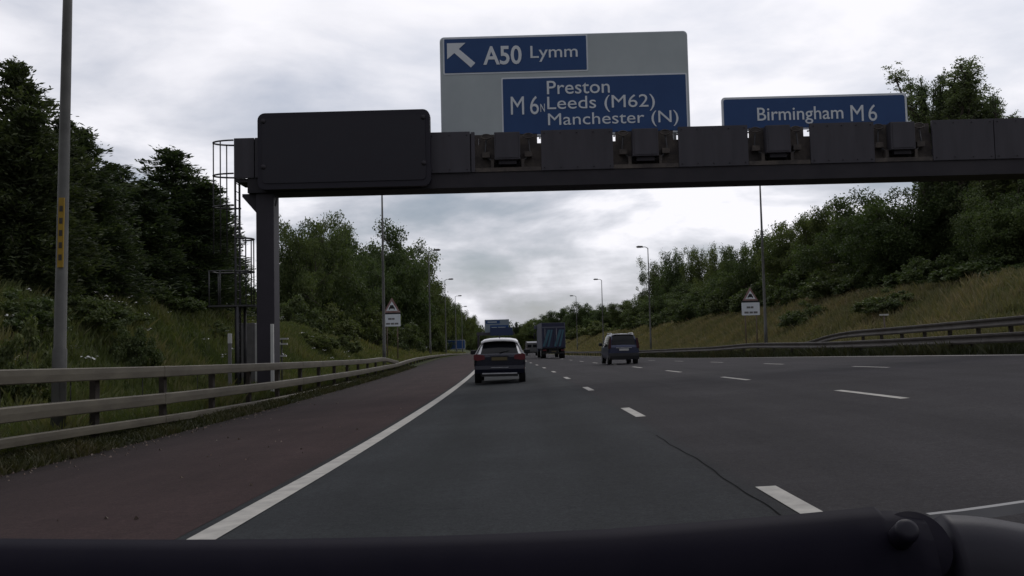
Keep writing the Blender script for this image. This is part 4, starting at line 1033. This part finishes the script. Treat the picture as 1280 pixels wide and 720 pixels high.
for row in [
    ('poplar_tree', 'poplar', 0, 1176, 33.0, 86, 56, 'tall airy poplar above the gantry, left of the poplar pair'),
    ('poplar_tree', 'poplar', 1, 1208, 34.0, 70, 74, 'tallest airy poplar, its crown rising right of the Birmingham sign'),
    ('poplar_tree', 'poplar', 0, 1252, 35.5, 122, 60, 'shorter airy poplar at the right end of the group above the gantry'),
    ('poplar_tree', 'poplar', 1, 1292, 34.0, 170, 80, 'airy poplar cut by the right edge of the view'),
    ('broadleaf_tree', 'broad', 2, 1275, 31.5, 205, 120, 'broadleaf tree at the right edge behind the gantry beam'),
    ('broadleaf_tree', 'broad', 1, 1222, 34.5, 222, 110, 'broadleaf tree under the tall poplars'),
    ('broadleaf_tree', 'broad', 0, 1150, 31.5, 222, 130, 'large dark broadleaf tree below the Birmingham sign'),
    ('broadleaf_tree', 'broad', 2, 1092, 32.0, 230, 120, 'large round broadleaf tree right of the bank lamp post'),
    ('broadleaf_tree', 'broad', 1, 1045, 33.0, 252, 90, 'broadleaf tree, second right of the bank lamp post'),
    ('broadleaf_tree', 'broad', 0, 1003, 32.5, 266, 90, 'broadleaf tree just right of the bank lamp post'),
    ('broadleaf_tree', 'broad', 2, 966, 33.0, 284, 78, 'broadleaf tree behind the bank lamp post'),
    ('broadleaf_tree', 'broad', 3, 930, 34.0, 300, 64, 'gappy broadleaf tree left of the bank lamp post above the right warning sign'),
    ('airy_tree', 'broad', 3, 905, 37.0, 304, 48, 'airy tree with much sky through it above the right shrubs'),
    ('airy_tree', 'broad', 3, 878, 37.0, 303, 46, 'dark topped airy tree, second right of the airy end tree'),
    ('airy_tree', 'broad', 3, 850, 37.0, 306, 50, 'airy tree, first right of the airy end tree'),
    ('airy_tree', 'broad', 3, 822, 37.0, 320, 46, 'airy end tree beside the lamp post past the people carrier'),
    ('broadleaf_tree', 'broad', 1, 862, 33.0, 352, 84, 'low dense tree under the row of airy trees'),
    ('broadleaf_tree', 'broad', 2, 905, 32.5, 346, 84, 'low dense tree left of the right warning sign'),
    ('broadleaf_tree', 'broad', 0, 820, 33.5, 368, 68, 'low dense tree at the foot of the airy end tree'),
    ('broadleaf_tree', 'broad', 1, 786, 33.0, 374, 46, 'distant tree behind the people carrier'),
    ('broadleaf_tree', 'broad', 2, 760, 32.5, 379, 44, 'distant tree between the lorry and the people carrier'),
    ('broadleaf_tree', 'broad', 0, 731, 32.0, 376, 46, 'distant round-topped tree right of the lorry'),
    ('broadleaf_tree', 'broad', 1, 706, 31.5, 384, 40, 'distant tree standing behind the lorry'),
]: tree_px(*row[:7], row[7], GRR)
for row in [
    ('broadleaf_tree', 'broad', 2, 684, 24, 392, 34, 'distant tree rising over the left edge of the lorry', 470),
    ('broadleaf_tree', 'broad', 0, 668, 12, 397, 28, 'distant tree above the small grey van', 490),
    ('conifer_tree', 'conifer', 1, 646, -2, 402, 9, 'small spiky far tree right of the distant gantry sign', 520),
    ('broadleaf_tree', 'broad', 1, 656, 8, 404, 24, 'distant tree just left of the small grey van', 520),
    ('broadleaf_tree', 'broad', 2, 604, -22, 410, 22, 'tiny far tree just left of the distant gantry sign', 480),
]:
    s = row[8]; p = sight(row[3], 430, s); X = p.x + float(off(s))
    tree_px(row[0], row[1], row[2], row[3], X, row[5], row[6], row[7], GF, s=s)
# understorey: shrubs one can tell apart
GS = 'shrubs on the banks'
for row in [
    (20, -12.5, 365, 120, 'dark shrub at the left edge under the tallest conifer'),
    (105, -13.0, 372, 110, 'dark shrub right of the foot of the nearest lamp post'),
    (165, -11.3, 412, 66, 'round dark bramble low on the left bank'),
    (205, -14.5, 362, 90, 'shrub under the broad conifer left of the ladder'),
    (258, -15.5, 380, 60, 'small shrub on the bank crest just left of the ladder'),
    (312, -17.0, 372, 46, 'dark bush on the skyline between ladder and gantry column'),
    (372, -15.5, 372, 62, 'shrub under the airy tree right of the gantry column'),
    (412, -15.5, 382, 70, 'shrub under the tall broadleaf tree, second right of the gantry column'),
    (456, -14.5, 384, 70, 'shrub behind the foot of the slim lamp post'),
    (500, -12.8, 398, 60, 'shrub behind the left warning sign posts'),
    (534, -12.5, 402, 44, 'shrub behind the foot of the lamp post past the left warning sign'),
    (28, -10.4, 404, 84, 'low bramble clump left of the foot of the nearest lamp post'),
    (140, -13.6, 378, 80, 'pale green bush on the bank crest between lamp post and ladder'),
    (268, -12.6, 402, 40, 'small weedy clump behind the marker post'),
    (395, -12.0, 412, 52, 'low clump on the bank right of the marker plates'),
    (432, -11.6, 420, 40, 'low clump on the bank left of the foot of the slim lamp post'),
    (1240, 29.0, 318, 120, 'broad shrub on the bank crest at the right edge'),
    (1170, 29.0, 322, 100, 'shrub on the bank crest under the poplars'),
    (1118, 23.5, 362, 80, 'dark low shrub on the grass above the raised barrier'),
    (1105, 29.5, 325, 90, 'shrub under the large round broadleaf tree'),
    (1052, 28.0, 333, 90, 'rounded green shrub on the bank crest, second right of the bank lamp post'),
    (1000, 28.5, 342, 80, 'shrub behind the foot of the bank lamp post'),
    (1010, 22.5, 378, 60, 'low grey-green shrub in the grass right of the bank lamp post'),
    (955, 29.0, 345, 74, 'shrub right of the right warning sign'),
    (915, 29.0, 352, 70, 'reddish green shrub left of the right warning sign'),
    (875, 28.5, 366, 60, 'shrub on the bank left of the warning sign shrubs'),
    (838, 28.5, 384, 50, 'shrub on the bank right of the people carrier'),
    (800, 28.0, 392, 44, 'shrub behind the right side of the people carrier'),
    (748, 27.0, 402, 44, 'distant shrub left of the people carrier'),
    (722, 26.0, 408, 36, 'distant shrub right of the lorry doors'),
]:
    px, X, py, w, lab = row
    tree_px('shrub', 'shrub', int(px) % 3, px, X, py, w, lab, GS, 'shrub')

# the wood behind: one dense mass nobody could count
def wood(name, label, spots, size, per, seed):
    rng = np.random.default_rng(seed); lobes = []
    for X, s, h, w in spots:
        p = on_ground(X, s)
        for k in range(16):
            a = rng.uniform(0, 6.28); r = w * math.sqrt(rng.random()) * .5; z = h * (.02 + .9 * rng.random() * (1 - .5 * (r / (w * .5)) ** 2))
            lobes.append((p.x + math.cos(a) * r, p.y + math.sin(a) * r, p.z + z, w * rng.uniform(.12, .22)))
    c, a, b, t = leaves_in(lobes, per, size, rng, .4)
    o = link(name, leaf_mesh(name, c, a, b, MT['leaves'], t)); tag(o, label, 'woodland', None, 'stuff')
spots = []
rw_ = np.random.default_rng(5)
for s in np.arange(20, 60, 3.0): spots.append((-19 - rw_.uniform(0, 3), s, rw_.uniform(4.5, 6.2), 5))
for s in np.arange(66, 300, 6.0): spots.append((-21 - rw_.uniform(0, 5), s, rw_.uniform(4.5, 7.5), 7))
wood('left_woodland', 'dense dark undergrowth filling in behind the left trees', spots, .22, 70, 31)
spots = []
for s in np.arange(40, 440, 6.0): spots.append((37 + rw_.uniform(0, 7), s, rw_.uniform(5, 8.5), 8))
wood('right_woodland', 'dense dark undergrowth filling in behind the right trees', spots, .26, 70, 32)
spots = []
for px in np.arange(560, 745, 4):
    s = 560 + rw_.uniform(-20, 20); p = sight(px, 430, s); X = p.x + float(off(s)); h = sight(px, np.interp(px, [560, 600, 640, 700, 745], [400, 403, 404, 392, 386]) + rw_.uniform(-3, 2), s).z
    spots.append((X, s, h - float(ground_z(X, s)), 13))
wood('far_woodland', 'dark far wood closing off the road ahead', spots, .55, 60, 33)

# ------------------------------------------------------------------ grass
def blades(name, label, n, region, hgt, wid, mat, seed, lean=.35):
    rng = np.random.default_rng(seed)
    X, S = region(rng, n)
    n = len(X); z = ground_z(X, S)
    patch = .5 + .5 * hash_noise(X, S, .8, seed) * .8 + .35 * hash_noise(X, S, 2.7, seed + 1)
    h = hgt * (.45 + .75 * rng.random(n)) * (.55 + .7 * np.clip(patch, 0, 1))
    a = rng.uniform(0, 2 * np.pi, n); w = wid * (.6 + .8 * rng.random(n))
    base = np.stack([X - off(S), S, z - .03], -1)
    side = np.stack([np.cos(a), np.sin(a), np.zeros(n)], -1) * w[:, None]
    tip = base + np.stack([rng.normal(size=n) * lean * h, rng.normal(size=n) * lean * h, h], -1)
    mid = base + (tip - base) * .55 + np.stack([np.zeros(n), np.zeros(n), h * .1], -1)
    v = np.empty((n, 4, 3), np.float32); v[:, 0] = base - side; v[:, 1] = base + side; v[:, 2] = tip; v[:, 3] = mid - side * .8
    me = bpy.data.meshes.new(name)
    me.vertices.add(n * 4); me.vertices.foreach_set('co', v.reshape(-1))
    me.loops.add(n * 4); me.loops.foreach_set('vertex_index', np.arange(n * 4, dtype=np.int32))
    me.polygons.add(n); me.polygons.foreach_set('loop_start', np.arange(0, n * 4, 4, dtype=np.int32)); me.update(calc_edges=True)
    at = me.attributes.new('tint', 'FLOAT', 'FACE'); at.data.foreach_set('value', np.clip(.25 * rng.random(n) + .75 * np.clip(patch, 0, 1), 0, 1).astype(np.float32))
    me.materials.append(mat)
    tag(link(name, me), label, 'grass', None, 'stuff')
def reg(x0, x1, s0, s1, near=1.0):
    def f(rng, n): return rng.uniform(x0, x1, n), s0 + (s1 - s0) * rng.random(n) ** near
    return f
blades('bank_grass', 'long dark grass and weeds on the left bank', 110000, reg(-16, -7.7, 9, 75, 1.5), .42, .028, MT['grass'], 3)
blades('far_bank_grass', 'rough grass on the left verge beyond the gantry', 30000, reg(-15, -7.7, 75, 260, 1.3), .55, .07, MT['grass'], 4)
blades('verge_grass', 'weeds growing along the foot of the left barrier', 26000, reg(-7.75, -6.72, 6, 70, 1.4), .15, .018, MT['weeds'], 5, .5)
blades('dry_bank_grass', 'long dry yellow-brown grass on the right bank', 130000, reg(17.5, 31, 24, 130, 1.4), .6, .035, MT['straw'], 6)
blades('far_dry_grass', 'dry grass on the far right bank', 30000, reg(14.6, 30, 130, 330, 1.2), .7, .09, MT['straw'], 7)
blades('barrier_weeds', 'dark weeds under the low right barrier', 34000, reg(13.85, 15.6, 16, 120, 1.4), .42, .03, MT['weeds'], 8)
blades('gap_grass', 'short grass between the two right barriers', 16000, reg(15.6, 17.6, 20, 90, 1.4), .3, .03, MT['straw'], 9)
blades('left_verge_grass', 'short grass just behind the left barrier', 26000, reg(-9.6, -7.75, 7, 60, 1.4), .26, .02, MT['grass'], 10)

rngf = np.random.default_rng(77)
fc = []
for k in range(26):
    X0, s0 = rngf.uniform(-14.5, -9.5), rngf.uniform(18, 62)
    for j in range(rngf.integers(1, 5)):
        X, s = X0 + rngf.normal() * .5, s0 + rngf.normal() * .7
        fc.append((X - float(off(s)), s, float(ground_z(X, s)) + rngf.uniform(.35, .75)))
fc = np.repeat(np.array(fc), 9, 0); fc = fc + rngf.normal(size=fc.shape) * np.array([.07, .07, .02])
aa = rngf.uniform(0, 6.28, len(fc))
A_ = np.stack([np.cos(aa), np.sin(aa), rngf.normal(size=len(fc)) * .3], -1) * .035; B_ = np.stack([-np.sin(aa), np.cos(aa), rngf.normal(size=len(fc)) * .3], -1) * .03
tag(link('white_flowers', leaf_mesh('white_flowers', fc, A_, B_, MT['pale'], rngf.random(len(fc)))), 'scattered small white flower heads on the left bank', 'flowers', None, 'stuff')

# ------------------------------------------------------------------ the wiper across the foot of the view
wp = empty('windscreen_wiper', sight(640, 700, .66), 'black windscreen wiper arm with a round pivot across the bottom edge, nearest the viewer', 'wiper')
edge = [(-260, 668), (0, 673), (110, 674), (220, 674.5), (330, 674), (440, 672), (540, 670), (640, 666.5), (760, 661), (880, 652), (985, 643.5), (1060, 636.5), (1092, 633), (1100, 638.5), (1114, 638), (1128, 640), (1150, 642)]
prof = [(.040, -.16), (.032, -.03), (.020, -.009), (.0, 0), (-.012, -.005), (-.022, -.014), (-.030, -.03), (-.036, -.16)]
vs = []; fs = []
for px, py in edge:
    t = sight(px, py, .66)
    for dy, dz in prof: vs.append((t.x, t.y + dy, t.z + dz - (max(dy, 0) * .08)))
n = len(prof)
for i in range(len(edge) - 1):
    for k in range(n - 1): fs.append((i * n + k, i * n + k + 1, (i + 1) * n + k + 1, (i + 1) * n + k))
fs += [tuple(range(n)), tuple(range((len(edge) - 1) * n, len(edge) * n))]
m = MB(); m.add(vs, fs, True); m.build('wiper_arm', MT['rubber'], wp)
c0 = sight(1138, 689, .655)
ax = Vector((0, -.86, .5)).normalized()
m = MB(); m.tube([c0 - ax * .04, c0 + ax * .008, c0 + ax * .012], [.0245, .0245, .0235], 40); m.build('pivot_collar', MT['rubber'], wp)
c1 = sight(1136, 661, .622)
m = MB(); m.tube([c1 - ax * .03, c1 - ax * .004, c1 - ax * .001, c1], [.0078, .0078, .0068, .004], 32); m.build('pivot_nut', MT['collar'], wp)
edge2 = [(1176, 643), (1186, 643.5), (1205, 644.2), (1225, 646), (1250, 649.5), (1280, 655), (1330, 667), (1400, 690)]
vs = []; fs = []
for px, py in edge2:
    t = sight(px, py, .67)
    for dy, dz in prof: vs.append((t.x, t.y + dy, t.z + dz))
for i in range(len(edge2) - 1):
    for k in range(n - 1): fs.append((i * n + k, i * n + k + 1, (i + 1) * n + k + 1, (i + 1) * n + k))
fs += [tuple(range(n)), tuple(range((len(edge2) - 1) * n, len(edge2) * n))]
m = MB(); m.add(vs, fs, True); m.build('linkage_cover', MT['collar'], wp)
q = [sight(px, py, .80) for px, py in ((1160, 647), (1200, 642.5), (1240, 637), (1285, 630.5), (1420, 612))]
m = MB(); m.sweep(q, [(-.006, -.005), (.006, -.005), (.004, .003), (-.004, .003)]); m.build('wiper_blade', MT['wiper_light'], wp)
